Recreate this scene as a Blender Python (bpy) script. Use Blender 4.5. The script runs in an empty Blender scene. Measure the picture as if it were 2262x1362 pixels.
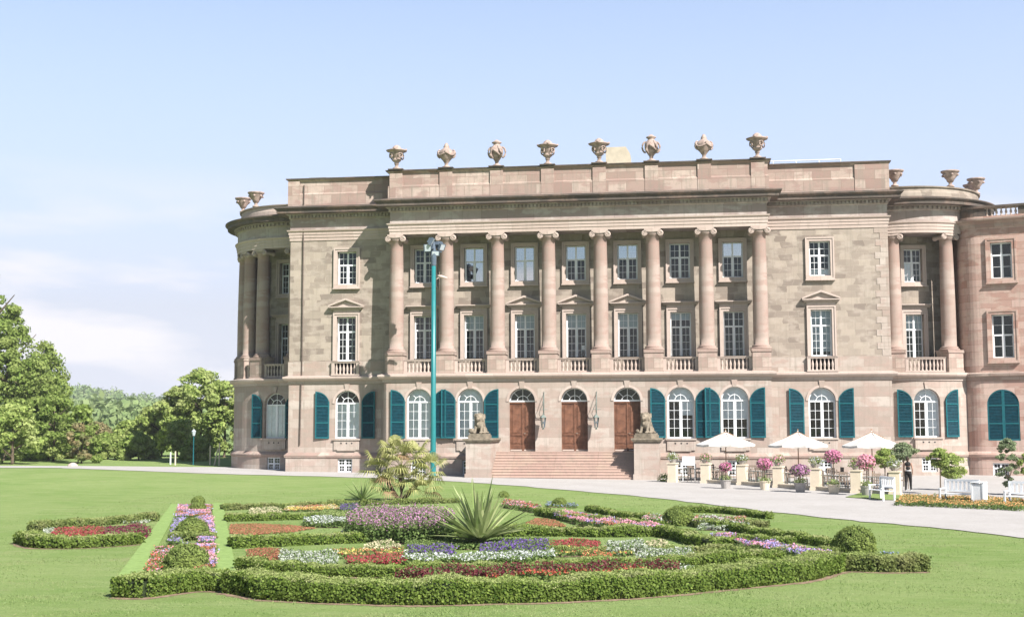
import bpy, math, random
import numpy as np
from mathutils import Vector, Matrix
R = math.radians
rng = np.random.default_rng(11)
random.seed(5)
SC = bpy.context.scene
COL = SC.collection

# ------------------------------------------------------------------ camera
CAM = Vector((7.165, -80.885, 3.3))
PITCH, YAW, ROLL = 0.0915, -0.13853, -0.00307
F = Vector((math.sin(YAW) * math.cos(PITCH), math.cos(YAW) * math.cos(PITCH), math.sin(PITCH)))
RT = Vector((math.cos(YAW), -math.sin(YAW), 0)); UP = RT.cross(F)
R2 = RT * math.cos(ROLL) + UP * math.sin(ROLL); U2 = UP * math.cos(ROLL) - RT * math.sin(ROLL)
cd = bpy.data.cameras.new('camera'); cam = bpy.data.objects.new('camera', cd); COL.objects.link(cam)
mw = Matrix(((R2.x, U2.x, -F.x, CAM.x), (R2.y, U2.y, -F.y, CAM.y), (R2.z, U2.z, -F.z, CAM.z), (0, 0, 0, 1)))
cam.matrix_world = mw
cd.sensor_width = 36; cd.lens = 2789.8 / 2262 * 36; cd.clip_start = 0.5; cd.clip_end = 6000
SC.camera = cam

# ------------------------------------------------------------------ light
AZ, EL = R(45), R(41)          # sun to the right of the facade normal
SKY, SUN, EXPO = 0.06, 5.0, 0.86
w = bpy.data.worlds.new('World'); SC.world = w; w.use_nodes = True
nt = w.node_tree; nt.nodes.clear()
def wn(t, **k):
    n = nt.nodes.new(t)
    for a, b in k.items(): setattr(n, a, b)
    return n
sky = wn('ShaderNodeTexSky'); sky.sky_type = 'NISHITA'; sky.sun_disc = False
sky.sun_elevation = EL; sky.sun_rotation = R(180) - AZ; sky.altitude = 300; sky.air_density = 1.0; sky.dust_density = 0.6; sky.ozone_density = 1.0
tc = wn('ShaderNodeTexCoord'); sep = wn('ShaderNodeSeparateXYZ')
nt.links.new(tc.outputs['Generated'], sep.inputs[0])
mp = wn('ShaderNodeMapping'); mp.inputs['Scale'].default_value = (1.0, 1.0, 4.6); mp.inputs['Location'].default_value = (0.9, 0.35, 0.2)
nt.links.new(tc.outputs['Generated'], mp.inputs[0])
nz = wn('ShaderNodeTexNoise'); nz.inputs['Scale'].default_value = 4.2; nz.inputs['Detail'].default_value = 7; nz.inputs['Roughness'].default_value = 0.52
nt.links.new(mp.outputs[0], nz.inputs['Vector'])
cr = wn('ShaderNodeMapRange'); cr.inputs['From Min'].default_value = 0.47; cr.inputs['From Max'].default_value = 0.60
nt.links.new(nz.outputs['Fac'], cr.inputs['Value'])
el = wn('ShaderNodeMapRange'); el.inputs['From Min'].default_value = 0.20; el.inputs['From Max'].default_value = 0.10
nt.links.new(sep.outputs['Z'], el.inputs['Value'])
mu = wn('ShaderNodeMath', operation='MULTIPLY'); nt.links.new(cr.outputs[0], mu.inputs[0]); nt.links.new(el.outputs[0], mu.inputs[1])
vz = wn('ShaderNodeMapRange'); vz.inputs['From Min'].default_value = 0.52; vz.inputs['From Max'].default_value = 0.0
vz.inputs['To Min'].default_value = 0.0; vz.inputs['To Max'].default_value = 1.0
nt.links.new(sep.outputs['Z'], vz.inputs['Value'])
# pale veil shaped: weakened behind the camera, unseen, to deepen the facade's shade
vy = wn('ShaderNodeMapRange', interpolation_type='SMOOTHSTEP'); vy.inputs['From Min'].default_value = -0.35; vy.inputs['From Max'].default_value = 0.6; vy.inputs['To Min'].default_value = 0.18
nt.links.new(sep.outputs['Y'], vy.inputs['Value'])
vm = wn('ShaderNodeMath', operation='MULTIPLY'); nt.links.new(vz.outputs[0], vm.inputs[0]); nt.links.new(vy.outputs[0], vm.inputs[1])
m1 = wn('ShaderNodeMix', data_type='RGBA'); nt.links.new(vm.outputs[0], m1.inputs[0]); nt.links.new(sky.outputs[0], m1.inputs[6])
hc = wn('ShaderNodeMix', data_type='RGBA'); hc.inputs[6].default_value = (7.3, 7.5, 8.9, 1); hc.inputs[7].default_value = (10.0, 12.4, 17.6, 1)
hr = wn('ShaderNodeMapRange'); hr.inputs['From Min'].default_value = 0.09; hr.inputs['From Max'].default_value = 0.34
nt.links.new(sep.outputs['Z'], hr.inputs['Value']); nt.links.new(hr.outputs[0], hc.inputs[0]); nt.links.new(hc.outputs[2], m1.inputs[7])
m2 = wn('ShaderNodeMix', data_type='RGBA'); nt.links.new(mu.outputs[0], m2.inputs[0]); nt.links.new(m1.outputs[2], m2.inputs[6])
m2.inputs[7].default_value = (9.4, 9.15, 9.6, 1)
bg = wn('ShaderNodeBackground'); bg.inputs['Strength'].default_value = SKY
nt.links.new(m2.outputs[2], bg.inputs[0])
wo = wn('ShaderNodeOutputWorld'); nt.links.new(bg.outputs[0], wo.inputs[0])
sd = bpy.data.lights.new('sun', 'SUN'); sd.energy = SUN; sd.angle = R(0.5); sd.color = (1, 0.965, 0.915)
so = bpy.data.objects.new('sun', sd); COL.objects.link(so)
SV = Vector((math.sin(AZ) * math.cos(EL), -math.cos(AZ) * math.cos(EL), math.sin(EL)))
so.rotation_euler = SV.to_track_quat('Z', 'Y').to_euler(); so.location = SV * 60
vs = SC.view_settings; vs.view_transform = 'Standard'; vs.look = 'None'; vs.exposure = EXPO; vs.gamma = 1; vs.use_curve_mapping = False
SC.render.resolution_x = 1024; SC.render.resolution_y = 616
SC.cycles.max_bounces = 6; SC.cycles.diffuse_bounces = 1; SC.cycles.transparent_max_bounces = 12

# ------------------------------------------------------------------ materials
def newmat(name):
    m = bpy.data.materials.new(name); m.use_nodes = True
    n = m.node_tree; n.nodes.clear()
    o = n.nodes.new('ShaderNodeOutputMaterial'); b = n.nodes.new('ShaderNodeBsdfPrincipled')
    n.links.new(b.outputs[0], o.inputs[0]); return m, n, b, o
def nd(n, t, **k):
    x = n.nodes.new(t)
    for a, b in k.items(): setattr(x, a, b)
    return x
def mixc(n, fac, a, b, blend='MIX'):
    m = nd(n, 'ShaderNodeMix', data_type='RGBA', blend_type=blend)
    for i, v in ((0, fac), (6, a), (7, b)):
        if hasattr(v, 'is_output'): n.links.new(v, m.inputs[i])
        elif isinstance(v, (int, float)): m.inputs[i].default_value = v
        else: m.inputs[i].default_value = (*v, 1)
    return m.outputs[2]
def noise(n, scale, det=5, rough=.55, coord='Object', sc=None, dist=0):
    t = nd(n, 'ShaderNodeTexCoord'); x = nd(n, 'ShaderNodeTexNoise'); src = t.outputs[coord]
    if sc:
        mp = nd(n, 'ShaderNodeMapping'); mp.inputs['Scale'].default_value = sc; n.links.new(src, mp.inputs[0]); src = mp.outputs[0]
    n.links.new(src, x.inputs['Vector']); x.inputs['Scale'].default_value = scale
    x.inputs['Detail'].default_value = det; x.inputs['Roughness'].default_value = rough; x.inputs['Distortion'].default_value = dist
    return x.outputs['Fac']
def ramp(n, fac, lo, hi, a=0., b=1.):
    m = nd(n, 'ShaderNodeMapRange'); n.links.new(fac, m.inputs['Value'])
    m.inputs['From Min'].default_value = lo; m.inputs['From Max'].default_value = hi
    m.inputs['To Min'].default_value = a; m.inputs['To Max'].default_value = b; return m.outputs[0]
def bump(n, b, h, s=.3, d=.02):
    x = nd(n, 'ShaderNodeBump'); x.inputs['Strength'].default_value = s; x.inputs['Distance'].default_value = d
    n.links.new(h, x.inputs['Height']); n.links.new(x.outputs[0], b.inputs['Normal'])
def stone(name, c1, c2, mortar=None, bw=1.1, bh=.42, stain=(.25, .22, .18), sf=.35, tint=None, rough=.85, mort=.012, off=.5, rnd=.0, bstr=.4):
    m, n, b, o = newmat(name)
    t = nd(n, 'ShaderNodeTexCoord')
    br = nd(n, 'ShaderNodeTexBrick'); br.offset = off; br.squash = 1
    vec = t.outputs['UV']
    if rnd:   # irregular courses
        nn = nd(n, 'ShaderNodeTexNoise'); nn.inputs['Scale'].default_value = 1.2; n.links.new(vec, nn.inputs['Vector'])
        ad = nd(n, 'ShaderNodeVectorMath', operation='MULTIPLY_ADD'); n.links.new(nn.outputs['Color'], ad.inputs[0]); ad.inputs[1].default_value = (rnd, rnd * .15, 0); n.links.new(vec, ad.inputs[2]); vec = ad.outputs[0]
    n.links.new(vec, br.inputs['Vector'])
    br.inputs['Color1'].default_value = (*c1, 1); br.inputs['Color2'].default_value = (*c2, 1)
    br.inputs['Mortar'].default_value = (*(mortar or tuple(x * .55 for x in c1)), 1)
    br.inputs['Scale'].default_value = 1; br.inputs['Brick Width'].default_value = bw; br.inputs['Row Height'].default_value = bh
    br.inputs['Mortar Size'].default_value = mort; br.inputs['Mortar Smooth'].default_value = .3
    c = br.outputs['Color']
    if tint:
        c = mixc(n, ramp(n, noise(n, .9, 3, sc=(1, 1, 2.2)), .5, .60), c, mixc(n, .65, c, tint))
    f = noise(n, 2.6, 8, .68)
    c = mixc(n, ramp(n, f, .48, .78, 0, sf), c, stain)
    g = noise(n, 26, 4, .6)
    c = mixc(n, ramp(n, g, .3, .7, .0, .22), c, (1, .97, .9), 'MULTIPLY') if False else mixc(n, ramp(n, g, .35, .75, .0, .16), c, stain)
    st = noise(n, 1.4, 6, .6, sc=(4, 4, .22))
    c = mixc(n, ramp(n, st, .52, .72, 0, min(.75, sf)), c, stain)
    n.links.new(c, b.inputs['Base Color']); b.inputs['Roughness'].default_value = rough
    b.inputs['Specular IOR Level'].default_value = .2
    h = nd(n, 'ShaderNodeMath', operation='SUBTRACT'); n.links.new(g, h.inputs[0]); n.links.new(br.outputs['Fac'], h.inputs[1])
    bump(n, b, h.outputs[0], bstr, .025)
    return m
def plain(name, col, rough=.6, metal=0, var=.15, scale=8, spec=.3, bs=0, var2=None):
    m, n, b, o = newmat(name)
    f = noise(n, scale, 5)
    c = mixc(n, ramp(n, f, .35, .7), tuple(x * (1 - var) for x in col), tuple(min(1, x * (1 + var * .6)) for x in col) if not var2 else var2)
    n.links.new(c, b.inputs['Base Color']); b.inputs['Roughness'].default_value = rough; b.inputs['Metallic'].default_value = metal
    b.inputs['Specular IOR Level'].default_value = spec
    if bs: bump(n, b, noise(n, scale * 3, 4), bs, .02)
    return m
def leafmat(name, c1, c2, c3=None, trans=.35, rough=.55, spec=.25, patch=1.5):
    m, n, b, o = newmat(name)
    g = nd(n, 'ShaderNodeNewGeometry')
    c = mixc(n, g.outputs['Random Per Island'], c1, c2)
    if c3: c = mixc(n, ramp(n, noise(n, patch, 3), .45, .68), c, c3)
    n.links.new(c, b.inputs['Base Color']); b.inputs['Roughness'].default_value = rough; b.inputs['Specular IOR Level'].default_value = spec
    tr = nd(n, 'ShaderNodeBsdfTranslucent'); n.links.new(c, tr.inputs[0])
    mx = nd(n, 'ShaderNodeMixShader'); mx.inputs[0].default_value = trans
    n.links.new(b.outputs[0], mx.inputs[1]); n.links.new(tr.outputs[0], mx.inputs[2]); n.links.new(mx.outputs[0], o.inputs[0])
    return m
def glassmat(name, tint=(.97, .99, 1.0), extra=0.):
    m, n, b, o = newmat(name)
    n.nodes.remove(b)
    t = nd(n, 'ShaderNodeBsdfTransparent'); t.inputs[0].default_value = (*tint, 1)
    gl = nd(n, 'ShaderNodeBsdfGlossy'); gl.inputs['Roughness'].default_value = .03
    gn = noise(n, .8, 2); bp = nd(n, 'ShaderNodeBump'); bp.inputs['Strength'].default_value = .08; n.links.new(gn, bp.inputs['Height']); n.links.new(bp.outputs[0], gl.inputs['Normal'])
    fr = nd(n, 'ShaderNodeFresnel'); fr.inputs[0].default_value = 1.42
    ad = nd(n, 'ShaderNodeMath', operation='ADD'); n.links.new(fr.outputs[0], ad.inputs[0]); ad.inputs[1].default_value = extra
    mx = nd(n, 'ShaderNodeMixShader'); n.links.new(ad.outputs[0], mx.inputs[0]); n.links.new(t.outputs[0], mx.inputs[1]); n.links.new(gl.outputs[0], mx.inputs[2])
    n.links.new(mx.outputs[0], o.inputs[0]); return m

M = {}
M['tuff'] = stone('tuff ashlar', (.425, .355, .29), (.225, .18, .15), mortar=(.44, .37, .30), bw=.74, bh=.40, tint=(.44, .37, .31), rnd=.7, sf=.5, mort=.009)
M['ashlar'] = stone('pale sandstone ashlar', (.50, .43, .375), (.36, .28, .235), mortar=(.37, .30, .25), bw=1.5, bh=.62, tint=(.40, .29, .245), sf=.5, mort=.013)
M['pink'] = stone('pink sandstone', (.50, .395, .335), (.315, .215, .18), mortar=(.24, .17, .14), bw=1.15, bh=.62, tint=(.33, .215, .185), sf=.72, mort=.013)
M['column'] = stone('column sandstone', (.415, .33, .285), (.315, .215, .18), mortar=(.36, .27, .22), bw=6, bh=1.05, tint=(.33, .215, .18), sf=.4, mort=.011)
M['red'] = stone('red sandstone', (.55, .395, .335), (.38, .215, .17), mortar=(.29, .17, .135), bw=2.4, bh=.46, tint=(.54, .41, .34), sf=.42, mort=.012)
M['frieze'] = stone('grey pink frieze stone', (.46, .385, .35), (.31, .24, .22), mortar=(.2, .16, .15), bw=1.7, bh=3, tint=(.50, .45, .41), sf=.5, mort=.010)
M['weather'] = stone('weathered cornice stone', (.17, .135, .115), (.085, .068, .06), mortar=(.08, .06, .05), bw=1.9, bh=3, tint=(.22, .15, .12), stain=(.07, .07, .055), sf=.75, mort=.010)
M['trim'] = stone('light trim stone', (.55, .45, .395), (.46, .36, .31), mortar=(.34, .27, .23), bw=1.8, bh=3, sf=.28, mort=.008)
M['urn'] = plain('urn stone', (.42, .32, .275), .85, var=.4, scale=3.5, bs=.3, spec=.15)
M['lion'] = plain('lion stone', (.27, .225, .17), .9, var=.35, scale=5, bs=.4, spec=.15)
M['steps'] = stone('step sandstone', (.50, .36, .30), (.44, .29, .24), mortar=(.22, .14, .11), bw=2.6, bh=10, tint=(.50, .38, .30), sf=.4, mort=.006, off=.37)
M['white'] = plain('white window paint', (.84, .85, .86), .45, var=.06, scale=4)
M['curtain'] = plain('white curtain cloth', (.93, .94, .95), .9, var=.08, scale=3)
M['blind'] = plain('grey blue blind', (.42, .48, .50), .9, var=.1, scale=2)
M['glass'] = glassmat('window glass')
M['glass_sky'] = glassmat('sky reflecting glass', (.62, .68, .70), .62)
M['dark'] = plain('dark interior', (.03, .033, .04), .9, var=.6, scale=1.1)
M['shutter'] = plain('teal shutter paint', (.006, .055, .078), .5, var=.25, scale=5, spec=.15)
M['shutterhi'] = plain('teal shutter frame', (.012, .115, .135), .5, var=.2, scale=5, spec=.2)
M['door'] = plain('brown door wood', (.185, .085, .052), .5, var=.35, scale=3, spec=.25, var2=(.245, .115, .07))
M['iron'] = plain('verdigris iron', (.20, .235, .21), .6, var=.3, scale=9)
M['roof'] = plain('roof metal', (.22, .23, .23), .6, var=.2, scale=1)
M['copper'] = plain('drainpipe copper', (.10, .075, .06), .6, var=.3)
M['chimney'] = plain('yellow chimney plaster', (.52, .45, .34), .9, var=.15, scale=2)
M['mast'] = plain('turquoise mast paint', (.018, .19, .20), .35, var=.08, scale=3, spec=.5)
M['lampgrey'] = plain('grey lamp housing', (.10, .13, .17), .4, var=.2)
M['lampwhite'] = plain('pale lamp lens', (.48, .53, .56), .25, var=.05)
M['pink_lamp'] = plain('cream street lamp housing', (.62, .47, .42), .45, var=.1)

# ------------------------------------------------------------------ object helpers
def tag(o, label=None, cat=None, group=None, kind=None):
    if label: o['label'] = label
    if cat: o['category'] = cat
    if group: o['group'] = group
    if kind: o['kind'] = kind
    return o
def empty(name, loc=(0, 0, 0), rz=0, label=None, cat=None, group=None):
    o = bpy.data.objects.new(name, None); COL.objects.link(o); o.location = loc; o.rotation_euler = (0, 0, rz)
    o.empty_display_size = .3
    return tag(o, label, cat, group)
def link(name, me, parent=None, loc=None, rz=0, scale=None):
    o = bpy.data.objects.new(name, me); COL.objects.link(o); o.parent = parent
    if loc is not None: o.location = loc
    o.rotation_euler = (0, 0, rz)
    if scale is not None: o.scale = (scale,) * 3 if isinstance(scale, (int, float)) else scale
    return o
class MB:
    def __init__(s): s.v = []; s.f = []; s.mi = []; s.uv = []; s.sm = []; s.cur = 0; s.smooth = False
    def add(s, vs, fs, uvs=None):
        b = len(s.v); s.v += [tuple(p) for p in vs]
        for k, f in enumerate(fs):
            s.f.append([b + i for i in f]); s.mi.append(s.cur); s.sm.append(s.smooth)
            s.uv.append(uvs[k] if uvs else None)
    def quad(s, a, b, c, d, uv=None): s.add([a, b, c, d], [(0, 1, 2, 3)], [uv] if uv else None)
    def box(s, x0, x1, y0, y1, z0, z1, mf=None):
        P = [(x0, y0, z0), (x1, y0, z0), (x1, y1, z0), (x0, y1, z0), (x0, y0, z1), (x1, y0, z1), (x1, y1, z1), (x0, y1, z1)]
        if mf: P = [mf(*p) for p in P]
        s.add(P, [(0, 3, 2, 1), (4, 5, 6, 7), (0, 1, 5, 4), (1, 2, 6, 5), (2, 3, 7, 6), (3, 0, 4, 7)])
    def lathe(s, prof, c=(0, 0, 0), seg=16, mf=None, uvr=None, a0=0, a1=2 * math.pi):
        n = len(prof); vs = []; full = abs(a1 - a0 - 2 * math.pi) < 1e-6; k = seg if full else seg + 1
        for i in range(k):
            a = a0 + (a1 - a0) * i / seg
            for r, z in prof: vs.append((c[0] + r * math.cos(a), c[1] + r * math.sin(a), c[2] + z))
        if mf: vs = [mf(*p) for p in vs]
        fs = []; uv = []
        for i in range(seg):
            j = (i + 1) % k
            for q in range(n - 1):
                fs.append((i * n + q, j * n + q, j * n + q + 1, i * n + q + 1))
                if uvr:
                    u0 = uvr * i / seg * 6.283; u1 = uvr * (i + 1) / seg * 6.283; z0 = prof[q][1] + c[2]; z1 = prof[q + 1][1] + c[2]
                    uv.append([(u0, z0), (u1, z0), (u1, z1), (u0, z1)])
        s.add(vs, fs, uv if uvr else None)
    def tube(s, path, r, seg=8, cap=True):
        path = [Vector(p) for p in path]; rs = r if hasattr(r, '__len__') else [r] * len(path); vs = []; fs = []
        ref = Vector((0, 0, 1))
        for i, p in enumerate(path):
            d = (path[min(i + 1, len(path) - 1)] - path[max(i - 1, 0)]).normalized()
            a = d.cross(ref)
            if a.length < .05: a = d.cross(Vector((1, 0, 0)))
            a.normalize(); b = d.cross(a)
            for k in range(seg):
                t = 2 * math.pi * k / seg; vs.append(p + a * (rs[i] * math.cos(t)) + b * (rs[i] * math.sin(t)))
        for i in range(len(path) - 1):
            for k in range(seg):
                k2 = (k + 1) % seg; fs.append((i * seg + k, i * seg + k2, (i + 1) * seg + k2, (i + 1) * seg + k))
        if cap: fs.append(tuple(range(seg))[::-1]); fs.append(tuple((len(path) - 1) * seg + k for k in range(seg)))
        s.add(vs, fs)
    def ell(s, c, r, seg=12, rings=8, rot=None):
        vs = []; fs = []
        for i in range(rings + 1):
            p = math.pi * i / rings
            for k in range(seg):
                t = 2 * math.pi * k / seg
                q = Vector((r[0] * math.sin(p) * math.cos(t), r[1] * math.sin(p) * math.sin(t), r[2] * math.cos(p)))
                if rot is not None: q = rot @ q
                vs.append((c[0] + q.x, c[1] + q.y, c[2] + q.z))
        for i in range(rings):
            for k in range(seg):
                k2 = (k + 1) % seg; fs.append((i * seg + k, (i + 1) * seg + k, (i + 1) * seg + k2, i * seg + k2))
        s.add(vs, fs)
    def poly_prism(s, pts, y0, y1, mf=None):      # outline in x,z extruded along y
        n = len(pts); P = [(x, y0, z) for x, z in pts] + [(x, y1, z) for x, z in pts]
        if mf: P = [mf(*p) for p in P]
        s.add(P, [tuple(range(n)), tuple(range(2 * n - 1, n - 1, -1))] + [(i, n + i, n + (i + 1) % n, (i + 1) % n) for i in range(n)])
    def sweep(s, path, prof, closed_ends=True, uv0=0):   # path: plan points, outward = right-hand side of travel ; prof: (offset outward, z) from bottom to top
        n = len(path); pts = [Vector(p) for p in path]; nor = []
        for i in range(n):
            d1 = (pts[i] - pts[i - 1]).normalized() if i > 0 else None
            d2 = (pts[i + 1] - pts[i]).normalized() if i < n - 1 else None
            if d1 is None: d1 = d2
            if d2 is None: d2 = d1
            n1 = Vector((d1.y, -d1.x)); n2 = Vector((d2.y, -d2.x)); m = n1 + n2
            m = m / max(.2, m.dot(n1)) if m.length > 1e-6 else n1
            nor.append(m)
        L = [uv0]
        for i in range(1, n): L.append(L[-1] + (pts[i] - pts[i - 1]).length)
        k = len(prof); vs = []; fs = []; uv = []
        for i in range(n):
            for o, z in prof: q = pts[i] + nor[i] * o; vs.append((q.x, q.y, z))
        for i in range(n - 1):
            for j in range(k - 1):
                fs.append((i * k + j, (i + 1) * k + j, (i + 1) * k + j + 1, i * k + j + 1))
                uv.append([(L[i], prof[j][1]), (L[i + 1], prof[j][1]), (L[i + 1], prof[j + 1][1]), (L[i], prof[j + 1][1])])
        if closed_ends:
            fs.append(tuple(range(k))[::-1]); uv.append([(prof[j][0], prof[j][1]) for j in range(k)][::-1])
            fs.append(tuple((n - 1) * k + j for j in range(k))); uv.append([(prof[j][0], prof[j][1]) for j in range(k)])
        s.add(vs, fs, uv)
    def mesh(s, name, mats):
        me = bpy.data.meshes.new(name); me.from_pydata(s.v, [], s.f)
        for m in (mats if isinstance(mats, (list, tuple)) else [mats]): me.materials.append(m)
        me.polygons.foreach_set('material_index', s.mi); me.polygons.foreach_set('use_smooth', s.sm)
        ul = me.uv_layers.new(name='UVMap'); data = np.zeros(len(me.loops) * 2, 'f'); li = 0
        for k, p in enumerate(me.polygons):
            u = s.uv[k]
            if u is None:
                nn = p.normal
                if abs(nn.z) > .7: u = [(s.v[i][0], s.v[i][1]) for i in s.f[k]]
                else:
                    l = math.hypot(nn.x, nn.y) or 1; tx, ty = -nn.y / l, nn.x / l
                    u = [(s.v[i][0] * tx + s.v[i][1] * ty, s.v[i][2]) for i in s.f[k]]
            for q in u: data[li] = q[0]; data[li + 1] = q[1]; li += 2
        ul.data.foreach_set('uv', data); me.update(); return me
    def build(s, name, mats, parent=None, loc=None, rz=0): return link(name, s.mesh(name, mats), parent, loc, rz)

def copy_tree(o, parent=None):
    c = o.copy(); COL.objects.link(c); c.parent = parent
    for ch in list(o.children): copy_tree(ch, c)
    return c
def quads_mesh(name, P, mats, mi=None, smooth=False):   # P: (N,4,3)
    N = len(P); me = bpy.data.meshes.new(name)
    me.vertices.add(N * 4); me.vertices.foreach_set('co', P.reshape(-1).astype('f'))
    me.loops.add(N * 4); me.loops.foreach_set('vertex_index', np.arange(N * 4, dtype='i'))
    me.polygons.add(N); me.polygons.foreach_set('loop_start', np.arange(0, N * 4, 4, dtype='i')); me.polygons.foreach_set('loop_total', np.full(N, 4, 'i'))
    for m in (mats if isinstance(mats, (list, tuple)) else [mats]): me.materials.append(m)
    if mi is not None: me.polygons.foreach_set('material_index', np.asarray(mi, 'i'))
    me.update(calc_edges=True); return me
def unit(a): return a / np.maximum(np.linalg.norm(a, axis=-1, keepdims=True), 1e-9)
def leaves(C, N, size, spread=.8, aspect=.6, rg=rng):    # leaf quads (rhombus) centred at C with normals about N
    n = len(C); nn = unit(N + rg.normal(0, spread, (n, 3))); t = unit(np.cross(nn, rg.normal(0, 1, (n, 3)))); b = np.cross(nn, t)
    s = (size * rg.uniform(.6, 1.4, n))[:, None]
    return np.stack([C - t * s, C + b * s * aspect, C + t * s, C - b * s * aspect], 1)
# ------------------------------------------------------------------ palace
XL, XR, PXL, PXR = -19.05, 19.65, -12.15, 12.2
WP, CY, CS, CO = 1.9, -1.35, 3.304, .097     # front wall offset, column axis, column spacing and offset
UXL, UXR, UY = -11.8, 12.12, -1.77
ZB, ZC = 6.5, 15.62
palace = empty('palace', (0, 5, 0), 0, 'long sandstone palace front with eight tall columns, teal shutters and three brown doors', 'palace')
palace.location = (0, 0, 0)
def flat(Y0): return lambda s, d, z: (s, Y0 + d, z)
def curved(uc, Yc, Rr): return lambda s, d, z: (uc + (Rr - d) * math.sin(s / Rr), Yc - (Rr - d) * math.cos(s / Rr), z)
def wall(mb, s0, s1, z0, z1, ops, mf, th=.42, step=None, uo=0):
    xs = {s0, s1}; zs = {z0, z1}
    for o in ops:
        a, b = o['s'] - o['w'] / 2, o['s'] + o['w'] / 2; xs |= {a, b}; zs |= {o['z0'], o['z1']}
        if o.get('arch'): zs.add(o['z1'] - o['w'] / 2)
    if step:
        k = s0
        while k < s1: xs.add(k); k += step
    xs = sorted(x for x in xs if s0 - 1e-6 <= x <= s1 + 1e-6); zs = sorted(z for z in zs if z0 - 1e-6 <= z <= z1 + 1e-6)
    def inside(x, z):
        for o in ops:
            if abs(x - o['s']) < o['w'] / 2 and o['z0'] < z < o['z1']: return True
        return False
    for i in range(len(xs) - 1):
        if xs[i + 1] - xs[i] < 1e-5: continue
        for j in range(len(zs) - 1):
            if zs[j + 1] - zs[j] < 1e-5: continue
            a, b, c, d = xs[i], xs[i + 1], zs[j], zs[j + 1]
            if inside((a + b) / 2, (c + d) / 2): continue
            mb.quad(mf(a, 0, c), mf(b, 0, c), mf(b, 0, d), mf(a, 0, d), [(a + uo, c), (b + uo, c), (b + uo, d), (a + uo, d)])
    for o in ops:
        a, b = o['s'] - o['w'] / 2, o['s'] + o['w'] / 2; r = o['w'] / 2; zt = o['z1'] - r if o.get('arch') else o['z1']
        dd = o.get('d', th)
        for x in (a, b): mb.quad(mf(x, 0, o['z0']), mf(x, dd, o['z0']), mf(x, dd, zt), mf(x, 0, zt), [(x, o['z0']), (x + dd, o['z0']), (x + dd, zt), (x, zt)])
        mb.quad(mf(a, 0, o['z0']), mf(b, 0, o['z0']), mf(b, dd, o['z0']), mf(a, dd, o['z0']), [(a, 0), (b, 0), (b, dd), (a, dd)])
        if not o.get('arch'): mb.quad(mf(a, 0, zt), mf(b, 0, zt), mf(b, dd, zt), mf(a, dd, zt), [(a, 0), (b, 0), (b, dd), (a, dd)])
        else:
            n = 18; pts = [(o['s'] - r * math.cos(math.pi * k / n), zt + r * math.sin(math.pi * k / n)) for k in range(n + 1)]
            for k in range(n):
                p, q = pts[k], pts[k + 1]; cx = a if k < n / 2 else b
                mb.add([mf(cx, 0, o['z1']), mf(p[0], 0, p[1]), mf(q[0], 0, q[1])], [(0, 1, 2)], [[(cx + uo, o['z1']), (p[0] + uo, p[1]), (q[0] + uo, q[1])]])
                mb.quad(mf(p[0], 0, p[1]), mf(q[0], 0, q[1]), mf(q[0], dd, q[1]), mf(p[0], dd, p[1]), [(p[0], p[1]), (q[0], q[1]), (q[0], q[1] + dd), (p[0], p[1] + dd)])
# ---- window kit (local frame: x across, y into the wall, z up from the sill)
def arc_pts(r, n=20, z=0, a0=0, a1=math.pi): return [(-r * math.cos(a0 + (a1 - a0) * k / n), z + r * math.sin(a0 + (a1 - a0) * k / n)) for k in range(n + 1)]
def arc_band(mb, r0, r1, y0, y1, zc, n=20):
    A = arc_pts(r0, n, zc); B = arc_pts(r1, n, zc)
    for k in range(n):
        for (P, Q) in ((A, B),):
            p0, p1, q0, q1 = P[k], P[k + 1], Q[k], Q[k + 1]
            mb.add([(p0[0], y0, p0[1]), (p1[0], y0, p1[1]), (q1[0], y0, q1[1]), (q0[0], y0, q0[1]), (p0[0], y1, p0[1]), (p1[0], y1, p1[1]), (q1[0], y1, q1[1]), (q0[0], y1, q0[1])],
                   [(0, 3, 2, 1), (4, 5, 6, 7), (0, 1, 5, 4), (3, 7, 6, 2)])
MC = {}
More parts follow.
